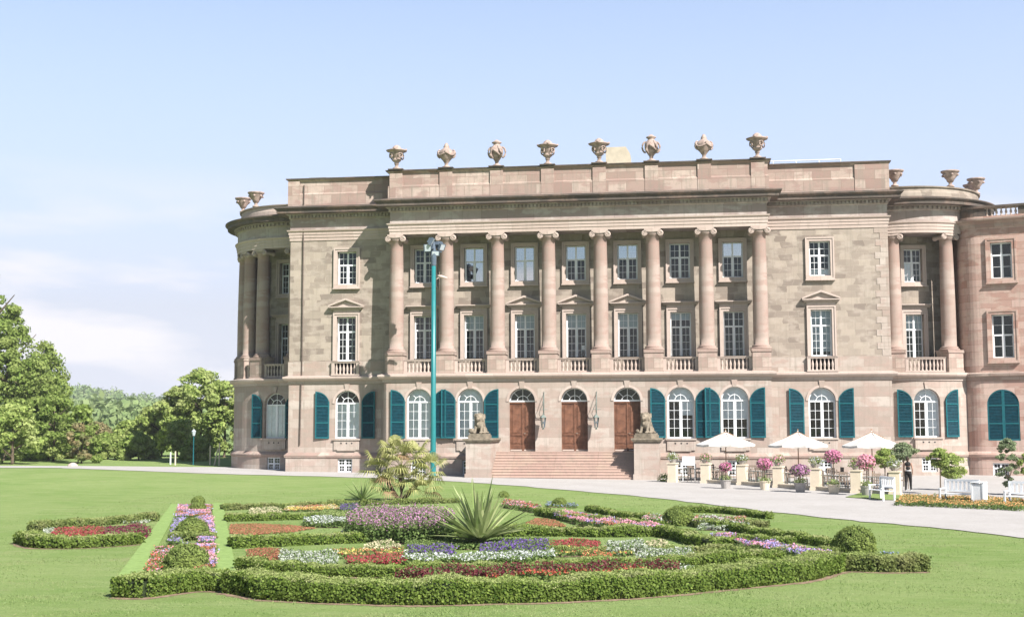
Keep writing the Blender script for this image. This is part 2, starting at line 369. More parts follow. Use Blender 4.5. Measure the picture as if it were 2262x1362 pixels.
def frame_mesh(w, h, cols, up, low, ztr, arch=False, of=.075, door=False):
    key = ('f', w, h, cols, up, low, ztr, arch, door)
    if key in MC: return MC[key]
    m = MB(); r = w / 2; zs = h - r if arch else h
    m.box(-r, -r + of, 0, .09, 0, zs); m.box(r - of, r, 0, .09, 0, zs)
    if not door: m.box(-r, r, -.01, .1, 0, of * 1.1)
    if not arch: m.box(-r, r, -.005, .095, h - of, h)
    tb = .10
    m.box(-r + of, r - of, -.02, .1, ztr - tb / 2, ztr + tb / 2)
    if not door: m.box(-.055, .055, -.012, .095, of, zs - (of if not arch else 0))
    mt = .024
    def bars(x0, x1, z0, z1, nx, nz):
        for k in range(1, nx): x = x0 + (x1 - x0) * k / nx; m.box(x - mt / 2, x + mt / 2, .015, .05, z0, z1)
        for k in range(1, nz): z = z0 + (z1 - z0) * k / nz; m.box(x0, x1, .018, .047, z - mt / 2, z + mt / 2)
    cs = cols // 2
    for sx in (-1, 1):
        x0, x1 = (-r + of, -.055) if sx < 0 else (.055, r - of)
        if not door:
            # casement stiles
            m.box(x0, x0 + .035, .003, .07, of, ztr - tb / 2); m.box(x1 - .035, x1, .003, .07, of, ztr - tb / 2)
            bars(x0 + .035, x1 - .035, of * 1.1, ztr - tb / 2, cs, low)
        if not arch: bars(x0, x1, ztr + tb / 2, h - of, cs, up)
    if arch:
        arc_band(m, r - of, r, 0, .09, zs)
        arc_band(m, r * .40, r * .40 + .04, .012, .055, zs)
        for a in (45, 90, 135):
            a = R(a); c, s_ = math.cos(a), math.sin(a); q = .017; r0, r1 = (r * .40, r - of * .6)
            if a == R(90): r0 = 0
            m.add([(c * r0 - s_ * q, .014, zs + s_ * r0 + c * q), (c * r1 - s_ * q, .014, zs + s_ * r1 + c * q), (c * r1 + s_ * q, .014, zs + s_ * r1 - c * q), (c * r0 + s_ * q, .014, zs + s_ * r0 - c * q),
                   (c * r0 - s_ * q, .05, zs + s_ * r0 + c * q), (c * r1 - s_ * q, .05, zs + s_ * r1 + c * q), (c * r1 + s_ * q, .05, zs + s_ * r1 - c * q), (c * r0 + s_ * q, .05, zs + s_ * r0 - c * q)],
                  [(0, 1, 2, 3), (7, 6, 5, 4), (0, 4, 5, 1), (3, 2, 6, 7)])
    MC[key] = m.mesh('window_frame', M['white']); return MC[key]
def sheet_mesh(key, w, h, arch, y, mat, z0=0, z1=None, x0=None, x1=None, th=.01):
    k = ('s', key, w, h, arch, y, z0, z1, x0, x1)
    if k in MC: return MC[k]
    m = MB(); r = w / 2 - .01; a = -r if x0 is None else x0; b = r if x1 is None else x1
    zs = h - w / 2 if arch else h; top = z1 if z1 is not None else h
    if arch and top > zs:
        pts = [(a, z0), (b, z0)] + ([(b, zs)] if z0 < zs else [])
        arc = [p for p in arc_pts(r, 20, zs)][::-1]
        pts = [(a, z0), (b, z0)] + [p for p in arc if a - 1e-6 <= p[0] <= b + 1e-6] if z0 <= zs else arc
        m.poly_prism(pts, y, y + th)
    else: m.box(a, b, y, y + th, z0, top)
    MC[k] = m.mesh(key, mat); return MC[k]
def place(name, me, mf, s, d, z, th, parent):
    return link(name, me, parent, Vector(mf(s, d, z)), th)
def window(parent, mf, s, z, w, h, cols, up, low, ztr, arch=False, depth=.24, th=0, curt=None, mat='curtain', surround=None, back=True):
    f = place('window', frame_mesh(w, h, cols, up, low, ztr, arch), mf, s, depth, z, th, parent)
    link('pane', sheet_mesh('pane', w, h, arch, .03, M['glass']), f)
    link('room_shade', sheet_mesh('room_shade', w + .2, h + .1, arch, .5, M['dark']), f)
    if curt:
        for c in (curt if isinstance(curt, list) else [curt]):
            z0, z1 = c[0], c[1]; x0, x1 = (c[2], c[3]) if len(c) > 2 else (None, None)
            if mat == 'sky': link('reflecting_pane', sheet_mesh('reflecting_pane', w - .16, h, False, .012, M['glass_sky'], z0, z1 - .08), f); continue
            link('curtain' if mat == 'curtain' else 'blind', sheet_mesh('curtain' if mat == 'curtain' else 'blind', w, h, arch, .055, M[mat], z0, z1, x0, x1), f)
    if surround: link('surround', surround, f)
    return f
def surround_mesh(w, h, hood=None, sill=True, sw=.24, depth=.24, wing=False, matk='trim'):
    key = ('sur', w, h, hood, sill, sw, depth, matk)
    if key in MC: return MC[key]
    m = MB(); r = w / 2; y1 = -depth + .02; y0 = y1 - .13
    for a, b, e in ((0, sw * .62, 0), (sw * .62, sw, .045)):
        m.box(-r - b, -r - a, y0 - e, y1, -sw * (0 if hood else 1), h + b); m.box(r + a, r + b, y0 - e, y1, -sw * (0 if hood else 1), h + b)
        m.box(-r - a, r + a, y0 - e, y1, h + a, h + b)
        if not hood: m.box(-r - a, r + a, y0 - e, y1, -b, -a)
    if sill and not hood: m.box(-r - sw - .03, r + sw + .03, y0 - .12, y1 + .001, -sw - .07, -sw + .002)
    # inner splay in pale stone
    if hood:
        zt = h + sw; W = r + sw + .14
        m.box(-r - sw, r + sw, y0 + .02, y1, zt, zt + .22)
        for k, (o, z, t) in enumerate(((.06, .22, .06), (.16, .28, .07), (.26, .35, .06))):
            m.box(-W - o * .5, W + o * .5, y0 - o, y1, zt + z, zt + z + t)
        if hood == 'ped':
            zb = zt + .411; wd = W + .14; ap = .42
            for sx in (-1, 1):
                P = [(0, zb + ap), (sx * wd, zb), (sx * wd, zb + .09), (0, zb + ap + .13)]
                m.poly_prism(P if sx > 0 else P[::-1], y0 - .27, y1)
                P = [(0, zb + ap - .06), (sx * (wd - .14), zb), (sx * wd, zb), (0, zb + ap)]
                m.poly_prism(P if sx > 0 else P[::-1], y0 - .17, y1)
            m.poly_prism([(-wd + .1, zb), (wd - .1, zb), (0, zb + ap - .03)], y0 - .06, y1)
    MC[key] = m.mesh('surround', M[matk]); return MC[key]
def baluster_prof(h): return [(.075, 0), (.075, .06), (.04, .09), (.075, .22 * h / .6), (.085, .30 * h / .6), (.04, .46 * h / .6), (.035, h - .08), (.07, h - .05), (.07, h)]
def balustrade(parent, mf, s0, s1, z0, z1, d, th, depth=.2, n=None, ends=True, rail=.12, name='balustrade'):
    m = MB(); L = s1 - s0; e = .2 if ends else 0
    st = max(1, int(L / .5)) if th is None else 1
    for k in range(st):
        a, b = s0 + L * k / st, s0 + L * (k + 1) / st
        for (zz0, zz1, o) in ((z0, z0 + .1, 0), (z1 - rail, z1 - .04, 0), (z1 - .04, z1, .04)):
            P = lambda s, dd, z: mf(s, dd, z)
            m.box(a - (.03 if k == 0 else 0), b + (.03 if k == st - 1 else 0), d - depth / 2 - o, d + depth / 2 + o, zz0, zz1, mf)
    if ends:
        for a in (s0, s1 - e): m.box(a, a + e, d - depth / 2 + .012, d + depth / 2 - .012, z0 + .1, z1 - rail, mf)
    n = n or max(2, int((L - 2 * e) / .25)); h = z1 - rail - z0 - .1
    m.smooth = True
    for k in range(n):
        x = s0 + e + (L - 2 * e) * (k + .5) / n; c = mf(x, d, z0 + .1); m.lathe(baluster_prof(h), c, 8)
    return m.build(name, M['trim'], parent)
def shutter_mesh(w, h, side, closed=False, hinge=0):     # side -1: tall edge at the left ; arch top falls away to the other side
    key = ('sh', w, h, side)
    if key in MC: return MC[key]
    m = MB(); z1 = h
    # outline: quarter arch
    def top(x):      # x: 0 at tall edge .. w at low edge
        t = min(1, max(0, x / w)); return h - w * (1 - math.sqrt(max(0, 1 - t * t))) * 0.92
    X = lambda x: (x - w / 2) if side < 0 else (w / 2 - x)
    fw = .085; n = 14
    def strip(fa, fb, x0, x1, y0, y1, nn=1):
        for k in range(nn):
            a, b = x0 + (x1 - x0) * k / nn, x0 + (x1 - x0) * (k + 1) / nn
            P = [(X(a), fa(a)), (X(b), fa(b)), (X(b), fb(b)), (X(a), fb(a))]
            if side > 0: P = P[::-1]
            m.poly_prism(P, y0, y1)
    z = lambda c: (lambda x: c)
    m.cur = 0
    strip(z(0), lambda x: top(x), 0, fw, -.03, .03); strip(z(0), lambda x: top(x) if x < w - .001 else top(w - .03), w - fw, w, -.03, .03, 5)
    strip(z(0), z(.1), fw, w - fw, -.028, .028)
    for c in (h * .335, h * .69): strip(z(c - .045), z(c + .045), fw, w - fw, -.032, .028)
    strip(lambda x: top(x) - fw, top, fw, w - fw, -.028, .028, n)
    m.cur = 1
    strip(z(.1), lambda x: top(x) - fw * .5, fw * .8, w - fw * .8, .021, .027, 16)
    zz = .13
    while zz < h - .1:
        # louvre slat clipped under the arch
        xe = w - fw
        while xe > fw and top(xe) - fw < zz + .03: xe -= .02
        if xe > fw + .05 and all(abs(zz - c) > .05 for c in (h * .335, h * .69)):
            a, b = X(fw), X(xe); a, b = min(a, b), max(a, b)
            m.add([(a, -.022, zz - .030), (b, -.022, zz - .030), (b, .02, zz + .030), (a, .02, zz + .030), (a, -.022, zz - .042), (b, -.022, zz - .042), (b, .02, zz + .018), (a, .02, zz + .018)],
                  [(0, 1, 2, 3), (7, 6, 5, 4), (0, 4, 5, 1), (3, 2, 6, 7)])
        zz += .092
    MC[key] = m.mesh('shutter', [M['shutterhi'], M['shutter']]); return MC[key]
def shutter(parent, mf, s, z, w, h, side, th=0, d=-.09, swing=0):
    return link('shutter', shutter_mesh(w, h, side), parent, Vector(mf(s, d, z)), th + R(swing))
def apron(parent, mf, s, z0, z1, w, th=0, d=0):
    key = ('apron', w)
    if key not in MC:
        m = MB(); h = z1 - z0; m.box(-w / 2 - .08, w / 2 + .08, -.16, .05, h - .10, h); m.box(-w / 2, w / 2, -.09, .05, .06, h - .101)
        m.box(-w / 2 + .25, w / 2 - .25, -.12, -.0901, 0, .06)
        m.cur = 1
        for x in (-.36, 0, .36):
            for a, b in ((.03, 0), (-.03, 0), (0, .03), (0, -.03)): m.lathe([(.0, 0), (.028, 0), (.028, .004), (0, .004)], (0, 0, 0), 8, mf=lambda px, py, pz, a=a, b=b, x=x: (x + a + px, -.0905 - pz, h * .62 + b + py))
        MC[key] = m.mesh('window_apron', [M['ashlar'], M['dark']])
    return link('window_apron', MC[key], parent, Vector(mf(s, d, z0)), th)
def keystone(mb, mf, s, z): mb.poly_prism([(-.12, z - .02), (.12, z - .02), (.18, z + .42), (-.18, z + .42)], -.07, .02, lambda x, y, zz: mf(s + x, y, zz))

AX = [(i - 3) * 3.30 + .06 for i in range(7)]
AW, AZ0, AZ1 = 1.66, 2.42, 5.58
FL, FP = flat(0), flat(-WP)
# ---- ground storey wall
g = MB()
opsL = [dict(s=-15.07, w=AW, z0=AZ0, z1=5.56, arch=1)]; opsR = [dict(s=15.4, w=AW, z0=AZ0, z1=5.52, arch=1)]
wall(g, XL, PXL, 1.2, 6.2, opsL, FL); wall(g, PXR, XR, 1.2, 6.2, opsR, FL)
opsP = [dict(s=AX[i], w=AW, z0=AZ0, z1=AZ1, arch=1) for i in (0, 1, 5, 6)] + [dict(s=AX[i], w=1.68, z0=1.62, z1=AZ1, arch=1, d=.62) for i in (2, 3, 4)]
wall(g, PXL, PXR, 1.2, 6.2, opsP, FP)
for x in (PXL, PXR): g.quad((x, -WP, 1.2), (x, 0, 1.2), (x, 0, 6.2), (x, -WP, 6.2))
g.quad((XL, 0, 1.2), (XL, 19, 1.2), (XL, 19, 6.2), (XL, 0, 6.2)); g.quad((XR, 0, 1.2), (XR, 19, 1.2), (XR, 19, 6.2), (XR, 0, 6.2))
for o in opsP: keystone(g, FP, o['s'], AZ1)
for s_ in (-15.07, 15.4): keystone(g, FL, s_, 5.56)
for o in opsP + []:   # slight raised arch band
    arc = MB()
g.build('ground_storey_wall', M['ashlar'], palace)
for s_, Y0, r in [(o['s'], -WP, .83) for o in opsP] + [(-15.07, 0, .83), (15.4, 0, .83)]:
    zc = AZ1 - .83 if Y0 else 5.54 - .83; bandm = MB()
    A = arc_pts(r + .005, 24, zc); B = arc_pts(r + .16, 24, zc)
    for k in range(24):
        p0, p1, q0, q1 = A[k], A[k + 1], B[k], B[k + 1]; y0, y1 = Y0 - .045, Y0 + .01
        bandm.add([(s_ + p0[0], y0, p0[1]), (s_ + p1[0], y0, p1[1]), (s_ + q1[0], y0, q1[1]), (s_ + q0[0], y0, q0[1]), (s_ + q0[0], y1, q0[1]), (s_ + q1[0], y1, q1[1]), (s_ + p0[0], y1, p0[1]), (s_ + p1[0], y1, p1[1])],
                  [(0, 1, 2, 3), (3, 2, 5, 4), (0, 6, 7, 1)])
    bandm.build('arch_moulding', M['trim'], palace)
# ---- plinth
p_ = MB(); PY = -.12
ops = [dict(s=-15.15, w=.98, z0=.22, z1=1.1, d=.25)]
wall(p_, XL - .12, PXL - .12, -.5, 1.2, ops, flat(-.12)); wall(p_, PXR + .12, XR + .12, -.5, 1.2, [dict(s=15.4, w=.98, z0=.12, z1=1.05, d=.25)], flat(-.12))
bP = [dict(s=AX[i], w=.98, z0=.14, z1=1.08, d=.25) for i in (0, 1, 5, 6)]
wall(p_, PXL - .12, PXR + .12, -.5, 1.2, bP, flat(-WP - .12))
for x in (PXL - .12, PXR + .12): p_.quad((x, -WP - .12, -.5), (x, -.12, -.5), (x, -.12, 1.2), (x, -WP - .12, 1.2))
p_.quad((XL - .12, -.12, -.5), (XL - .12, 19, -.5), (XL - .12, 19, 1.2), (XL - .12, -.12, 1.2)); p_.quad((XR + .12, -.12, -.5), (XR + .12, 19, -.5), (XR + .12, 19, 1.2), (XR + .12, -.12, 1.2))
p_.build('plinth', M['ashlar'], palace)
for s_, Y0 in [(-15.15, -.12), (15.4, -.12)] + [(AX[i], -WP - .12) for i in (0, 1, 5, 6)]:
    window(palace, flat(Y0), s_, .14 if Y0 < -.5 or s_ > 0 else .22, .98, .9, 4, 2, 2, .46, depth=.12)
# ---- plan paths and mouldings
low = [(XL, 19), (XL, 0), (PXL, 0), (PXL, -WP), (PXR, -WP), (PXR, 0), (XR, 0), (XR, 19)]
upp = [(XL, 19), (XL, 0), (UXL, 0), (UXL, UY), (UXR, UY), (UXR, 0), (XR, 0), (XR, 19)]
lowL = [(XL, 19), (XL, 0), (PXL, 0), (PXL, -WP), (-6.22, -WP)]; lowR = [(5.38, -WP), (PXR, -WP), (PXR, 0), (XR, 0), (XR, 19)]
prof_pl = [(.0, 1.12), (.125, 1.12), (.2, 1.2), (.22, 1.32), (.12, 1.42), (.04, 1.5), (0, 1.52)]
for pth in (lowL, lowR): pm = MB(); pm.sweep(pth, prof_pl); pm.build('plinth_moulding', M['pink'], palace)
prof_belt = [(0, 6.0), (.06, 6.0), (.06, 6.16), (.14, 6.2), (.28, 6.27), (.34, 6.36), (.34, 6.46), (.1, 6.53), (0, 6.53)]
b_ = MB(); b_.sweep(low, prof_belt); b_.build('belt_course', M['trim'], palace)
prof_arch = [(-.05, 15.6), (.05, 15.6), (.05, 15.8), (.085, 15.81), (.085, 16.0), (.12, 16.01), (.12, 16.18), (.2, 16.24), (.22, 16.32), (.03, 16.34)]
prof_fri = [(.03, 16.3), (.03, 17.06)]
prof_bed = [(.03, 17.04), (.11, 17.1), (.11, 17.32), (.24, 17.34), (.3, 17.37), (.30, 17.375)]
ZS = -.07
prof_cor = [(.2, 17.37), (.76, 17.38), (.76, 17.58), (.82, 17.6), (.93, 17.7), (.93, 17.77), (.1, 17.97), (-.7, 17.98)]
prof_arch, prof_fri, prof_bed, prof_cor = [[(o, z + ZS) for o, z in p] for p in (prof_arch, prof_fri, prof_bed, prof_cor)]
def entab(path, tagname=''):
    for nm, pr, mt in (('architrave', prof_arch, 'trim'), ('frieze', prof_fri, 'frieze'), ('bed_moulding', prof_bed, 'frieze'), ('cornice', prof_cor, 'weather')):
        e = MB(); e.sweep(path, pr, closed_ends=(nm != 'frieze')); e.build(nm, M[mt], palace)
entab(upp)
def dentils(runs):
    d = MB()
    for (x0, y0, x1, y1) in runs:
        L = math.hypot(x1 - x0, y1 - y0); dx, dy = (x1 - x0) / L, (y1 - y0) / L; nx, ny = dy, -dx; n = int(L / .235)
        for k in range(n):
            c = (k + .5) / n * L; cx, cy = x0 + dx * c, y0 + dy * c
            mfn = lambda a, b, z: (cx + dx * a + nx * b, cy + dy * a + ny * b, z)
            d.box(-.07, .07, .10, .25, 17.13 + ZS, 17.33 + ZS, mfn)
        d.box(0, L, .11, .13, 17.14 + ZS, 17.32 + ZS, lambda a, b, z: (x0 + dx * a + nx * b, y0 + dy * a + ny * b, z)); d.build('dentils', M['frieze'], palace); d = MB()
dentils([(XL - .1, 0, UXL - .2, 0), (UXL - .1, UY, UXR + .1, UY), (UXR + .2, 0, XR + .1, 0)])
# ---- upper walls
u_ = MB()
UW = dict(w=1.30, z0=12.55, z1=14.75); MWn = dict(w=1.30, z0=7.5, z1=10.42)
CL, CR = -15.15, 15.47
def upper_ops(c): return [dict(s=c, d=.3, **UW), dict(s=c, d=.3, **MWn)]

UB = dict(w=1.30, z0=12.55, z1=14.82); MBn = dict(w=1.30, z0=7.5, z1=10.4)
BY = 0.; FB = flat(BY); BX = [(i - 3) * 3.335 + .06 for i in range(7)]
ops = [dict(s=x, d=.3, **UB) for x in BX] + [dict(s=x, d=.3, **MBn) for x in BX]
wall(u_, XL, XR, 7.48, 15.65, ops + upper_ops(CL) + upper_ops(CR), FB, uo=.3); wall(u_, PXL, PXR, 6.4, 7.48, [dict(s=x, d=.3, w=1.3, z0=7.479, z1=7.6) for x in BX], FB, uo=.3)
for x in (XL, XR): u_.quad((x, 0, 7.48), (x, 19, 7.48), (x, 19, 15.65), (x, 0, 15.65))
u_.build('upper_wall', M['tuff'], palace)
for side_ in (0, 1):
    pd = MB()
    if side_ == 0: wall(pd, XL - .05, PXL, 6.5, 7.48, [dict(s=CL, w=1.5, z0=6.6, z1=7.479, d=.28)], flat(-.05))
    else: wall(pd, PXR, XR + .05, 6.5, 7.48, [dict(s=CR, w=1.5, z0=6.6, z1=7.479, d=.28)], flat(-.05))
    for a, b in (((XL - .05, CL - .75), (CL + .75, PXL)), ((PXR, CR - .75), (CR + .75, XR + .05)))[side_]: pd.quad((a, -.05, 7.48), (b, -.05, 7.48), (b, .01, 7.48), (a, .01, 7.48))
    x = (XL - .05, XR + .05)[side_]; pd.quad((x, -.05, 6.5), (x, 19, 6.5), (x, 19, 7.48), (x, -.05, 7.48))
    pd.build('pedestal_course', M['ashlar'], palace)
# toothed corner stones in paler stone
q = MB()
for k in range(20):
    z0 = 7.5 + k * .405; wd = .5 + (.28 if k % 2 else 0) + random.uniform(-.05, .05)
    q.box(XR - wd, XR + .02, -.022, .02, z0, z0 + .395)
    if 0: q.box(XL - .03, XL + .14 + random.uniform(0, .1), -.025, .03, z0, z0 + .395)
q.build('corner_stones', M['ashlar'], palace)
# ---- windows of the pavilions and the colonnade
sU, sM = surround_mesh(1.30, 2.2), surround_mesh(1.30, 2.92, 'ped')
window(palace, FL, CL, 12.55, 1.30, 2.2, 4, 2, 3, 1.30, surround=sU)
window(palace, FL, CR, 12.55, 1.30, 2.2, 4, 2, 3, 1.30, surround=sU, curt=(0.1, .42))
window(palace, FL, CL, 7.5, 1.30, 2.92, 4, 2, 4, 1.92, surround=sM)
window(palace, FL, CR, 7.5, 1.30, 2.92, 4, 2, 4, 1.92, surround=sM, curt=(.3, 2.9), mat='blind')
for c in (CL, CR): balustrade(palace, FL, c - .93, c + .93, 6.53, 7.47, -.16, 0, .22, n=6)
sUB = surround_mesh(1.30, 2.27); sMB = surround_mesh(1.30, 2.9, 'ped'); sMF = surround_mesh(1.30, 2.9, 'flat')
cu = {1: (.08, 2.27), 2: (0.08, 2.27), 3: (1.4, 2.27), 4: (1.4, 2.27), 6: (1.4, 2.27)}
cm = {1: (1.95, 2.94), 2: (1.95, 2.94), 3: (1.95, 2.94), 4: (1.95, 2.94), 5: (2.4, 2.94)}
for i, x in enumerate(BX):
    window(palace, FB, x, 12.55, 1.30, 2.27, 4, 2, 3, 1.36, surround=sUB, curt=cu.get(i), mat='sky')
    f = window(palace, FB, x, 7.5, 1.30, 2.9, 4, 2, 4, 1.95, surround=sMB if i in (2, 3, 4) else sMF, curt=cm.get(i), mat='blind')
    if i == 3:
        n_ = MB(); n_.box(.3, .52, .012, .02, .58, .86); n_.build('paper_notice', M['white'], f)
# ---- arched windows of the ground storey
for i, x in ((0, AX[0]), (1, AX[1]), (5, AX[5]), (6, AX[6])):
    c = {0: [(.05, 2.33), (2.34, 3.15)], 1: [(.05, 2.33), (2.34, 3.15)], 5: [(1.42, 2.33, .04, .78), (2.34, 3.15)], 6: [(1.18, 2.33), (2.34, 3.15)]}[i]
    f = window(palace, FP, x, AZ0, AW, AZ1 - AZ0, 4, 0, 4, 2.32, arch=True, depth=.24, curt=c)
    if i == 5:
        ca = MB(); ca.box(0, .04, 0, .7, .08, 2.26); ca.build('open_casement', M['white'], f, (-.74, .1, 0), R(14))
    apron(palace, FP, x, 1.62, 2.41, 1.72)
window(palace, FL, -15.07, AZ0, AW, 5.56 - AZ0, 4, 0, 4, 2.3, arch=True, depth=.24, curt=[(.05, 2.27)])
window(palace, FL, 15.4, AZ0 - .03, AW, 5.52 - AZ0 + .03, 4, 0, 4, 2.3, arch=True, depth=.24, curt=[(2.31, 3.12)])
apron(palace, FL, -15.07, 1.62, 2.41, 1.72); apron(palace, FL, 15.4, 1.62, 2.41, 1.72)
SHW, SHH = .93, 3.08
for (mf, a, b) in ((FL, -16.72, -13.62), (FL, 13.83, 16.86)): 
    shutter(palace, mf, a, 2.42, SHW, SHH, -1, swing=6); shutter(palace, mf, b, 2.42, SHW, SHH, 1, swing=-7)
for a, side, sw, dd in ((AX[0] - 1.36, -1, 5, -.09), (AX[0] + 1.34, 1, -16, -.17), (AX[1] - 1.36, -1, 4, -.24), (AX[1] + 1.37, 1, -5, -.09), (AX[5] - 1.4, -1, 5, -.09), (AX[5] + 1.38, 1, -16, -.17), (AX[6] - 1.36, -1, 5, -.26), (AX[6] + 1.38, 1, -5, -.09)):
    shutter(palace, FP, a, 2.45, SHW, SHH, side, swing=sw, d=dd)
# ---- doors
def door_mesh():
    m = MB(); w = 1.68; h = 3.1
    m.box(-w / 2, w / 2, .02, .1, .0, h); m.box(-w / 2, w / 2, -.05, .02, h - .1, h)
    for sx in (-1, 1):
        c = sx * w / 4
        for z0, z1 in ((.12, .34), (.45, .95), (1.12, 2.9)):
            m.box(c - .33, c + .33, .005, .02, z0, z0 + .03); m.box(c - .33, c + .33, .005, .02, z1 - .03, z1); m.box(c - .33, c - .30, .006, .02, z0, z1); m.box(c + .30, c + .33, .006, .02, z0, z1)
            m.box(c - .24, c + .24, -.005, .02, z0 + .06, z1 - .06)
        m.box(c - .36, c + .36, -.02, .019, 1.0, 1.07)
    m.box(-.05, .05, -.03, .019, 0, h - .1)
    return m.mesh('door_leaf', M['door'])
dm = door_mesh(); fm = None
for i in (2, 3, 4):
    x = AX[i]
    d = link('door', dm, palace, Vector(FP(x, .5, 1.62)))
    h_ = MB(); h_.tube([(.06, -.05, 1.12), (.06, -.09, 1.12), (.2, -.09, 1.12)], .014, 6); h_.build('handle', M['iron'], d)
    k = MB(); k.box(-.8, -.06, -.008, .019, .03, .11); k.box(.06, .8, -.008, .019, .03, .11); k.build('kick_plate', M['trim'], d)
    if not fm:
        m = MB(); r = .84
        arc_band(m, r - .07, r, 0, .09, 0); arc_band(m, .34, .38, .012, .055, 0); m.box(-r, r, -.03, .1, -.02, .07)
        for a in (45, 90, 135):
            a = R(a); c, s_ = math.cos(a), math.sin(a); qq = .018; r0, r1 = (.36 if abs(c) > .1 else 0), r - .05
            m.add([(c * r0 - s_ * qq, .014, s_ * r0 + c * qq), (c * r1 - s_ * qq, .014, s_ * r1 + c * qq), (c * r1 + s_ * qq, .014, s_ * r1 - c * qq), (c * r0 + s_ * qq, .014, s_ * r0 - c * qq)], [(0, 1, 2, 3)])
        fm = m.mesh('fanlight', M['white'])
        m = MB(); m.poly_prism(arc_pts(r - .02, 20, 0)[::-1], .03, .04); pm_ = m.mesh('pane', M['glass'])
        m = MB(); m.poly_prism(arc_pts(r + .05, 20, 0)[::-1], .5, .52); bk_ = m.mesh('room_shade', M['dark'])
    f = link('fanlight', fm, palace, Vector(FP(x, .46, AZ1 - .84))); link('pane', pm_, f); link('room_shade', bk_, f)
# ---- terrace slab, soffit, colonnade
t = MB(); t.box(PXL + .02, PXR - .02, -WP + .02, BY - .01, 6.45, 6.56); t.build('balcony_floor', M['pink'], palace)
t = MB(); t.box(UXL + .1, UXR - .1, UY + .2, BY - .01, 15.58, 15.9)
t.box(UXL + .06, UXR - .06, UY + .8, UY + .9, 15.53, 15.58) if 0 else None; t.build('soffit', M['frieze'], palace)
def column_mesh():
    m = MB(); h0, h1 = 7.9, 15.12; m.smooth = True
    sh = [(.47 - .065 * (max(0, t - .3) / .7) ** 1.5, 8.22 + (h1 - 8.22) * t) for t in [k / 14 for k in range(15)]]
    m.lathe([(.64, 8.0 - .02), (.655, 8.02), (.64, 8.07), (.55, 8.09), (.55, 8.12), (.57, 8.15), (.55, 8.19), (.49, 8.22)] + sh + [(.44, 15.13), (.44, 15.2), (.50, 15.24), (.50, 15.3)], (0, 0, 0), 28, uvr=.47)
    m.smooth = False; m.box(-.63, .63, -.63, .63, 7.9, 7.98)
    return m.mesh('column_shaft', M['column'])
def capital_mesh(rot=0):
    m = MB(); m.box(-.52, .52, -.52, .52, 15.50, 15.6); m.box(-.46, .46, -.44, .44, 15.28, 15.5)
    for sx in (-1, 1):
        m.smooth = True
        m.lathe([(0, -.5), (.10, -.51), (.17, -.5), (.20, -.45), (.15, -.25), (.12, 0), (.15, .25), (.20, .45), (.17, .5), (0, .5)], (0, 0, 0), 16, mf=lambda x, y, z: (sx * .50 + x, z, 15.30 + y))
        m.smooth = False
        for yy in (-.515, .515):
            pts = [(sx * .50 + sx * (.19 - .15 * t) * math.cos(t * 11 + 1.57), yy, 15.30 + (.19 - .15 * t) * math.sin(t * 11 + 1.57)) for t in [k / 26 for k in range(27)]]
            m.tube(pts, .022, 5)
    # curved cushion dipping between volutes
    n = 10
    for k in range(n):
        a, b = -1 + 2 * k / n, -1 + 2 * (k + 1) / n; f = lambda t: 15.42 - .05 * (1 - t * t)
        m.poly_prism([(a * .42, f(a)), (b * .42, f(b)), (b * .42, 15.505), (a * .42, 15.505)], -.535, .535)
    return m.mesh('capital', M['trim'])
cmesh, kmesh = column_mesh(), capital_mesh()
def pier_mesh(w, d0, d1):
    m = MB(); m.box(-w / 2, w / 2, -d0, d1, 6.5, 7.78); m.box(-w / 2 - .05, w / 2 + .05, -d0 - .05, d1, 7.78, 7.9)
    m.box(-w / 2 - .04, w / 2 + .04, -d0 - .04, d1, 6.5, 6.66); return m.mesh('pedestal', M['pink'])
pmesh = pier_mesh(1.14, .62, .55)
for i in range(8):
    x = (i - 3.5) * CS + CO
    pc = link('pedestal', pmesh, palace, (x, CY - .02, -.06))
    c = link('column', cmesh, palace, (x, CY, -.06)); link('capital', kmesh, c)
for i in range(7):
    a = (i - 3.5) * CS + CO + .57; balustrade(palace, FP, a, a + CS - 1.14, 6.56, 7.46, .36, 0, .22, n=7)
# ---- parapet
at = MB(); AP = [(.07, 17.9), (.07, 18.76), (0, 18.84), (0, 19.62), (.05, 19.64), (.12, 19.7), (.12, 19.74), (-.5, 19.76), (-.5, 17.9)]
CP = [(.0, 19.741), (.2, 19.742), (.22, 19.82), (-.6, 19.87), (-.6, 19.75)]
PA = -1.62; AXL, AXR = -11.93, 12.27
pa = [(AXL, 6), (AXL, PA), (AXR, PA), (AXR, 6)]
pl = [(XL - .12, 12), (XL - .12, .02), (AXL + .01, .02)]; pr = [(AXR - .01, .02), (XR + .12, .02), (XR + .12, 12)]
AP = [(o, z - .05) for o, z in AP]; CP = [(o, z - .05) for o, z in CP]
at.sweep(pa, AP)
for pth in (pl, pr): at.sweep(pth, [(o, z - .03 if z > 18 else z) for o, z in AP])
for i in range(8):
    x = (i - 3.5) * CS + CO
    at.box(x - .42, x + .42, PA - .10, PA + .01, 17.86, 19.57)
at.box(17.75, XR + .2, -.09, .01, 17.9, 19.56); at.box(XL - .2, XL + .6, -.09, .01, 17.9, 19.56)
at.build('parapet', M['pink'], palace)
cp = MB(); cp.sweep(pa, CP)
for pth in (pl, pr): cp.sweep(pth, [(o, z - .03) for o, z in CP])
for i in range(8): x = (i - 3.5) * CS + CO; cp.box(x - .5, x + .5, PA - .29, PA + .45, 19.79, 19.85)
cp.build('parapet_coping', M['weather'], palace)
rf = MB(); rf.box(XL, XR, .5, 19, 17.85, 18.4); rf.box(UXL + .5, UXR - .5, UY + .8, .5, 17.85, 18.4); rf.build('roof', M['roof'], palace)
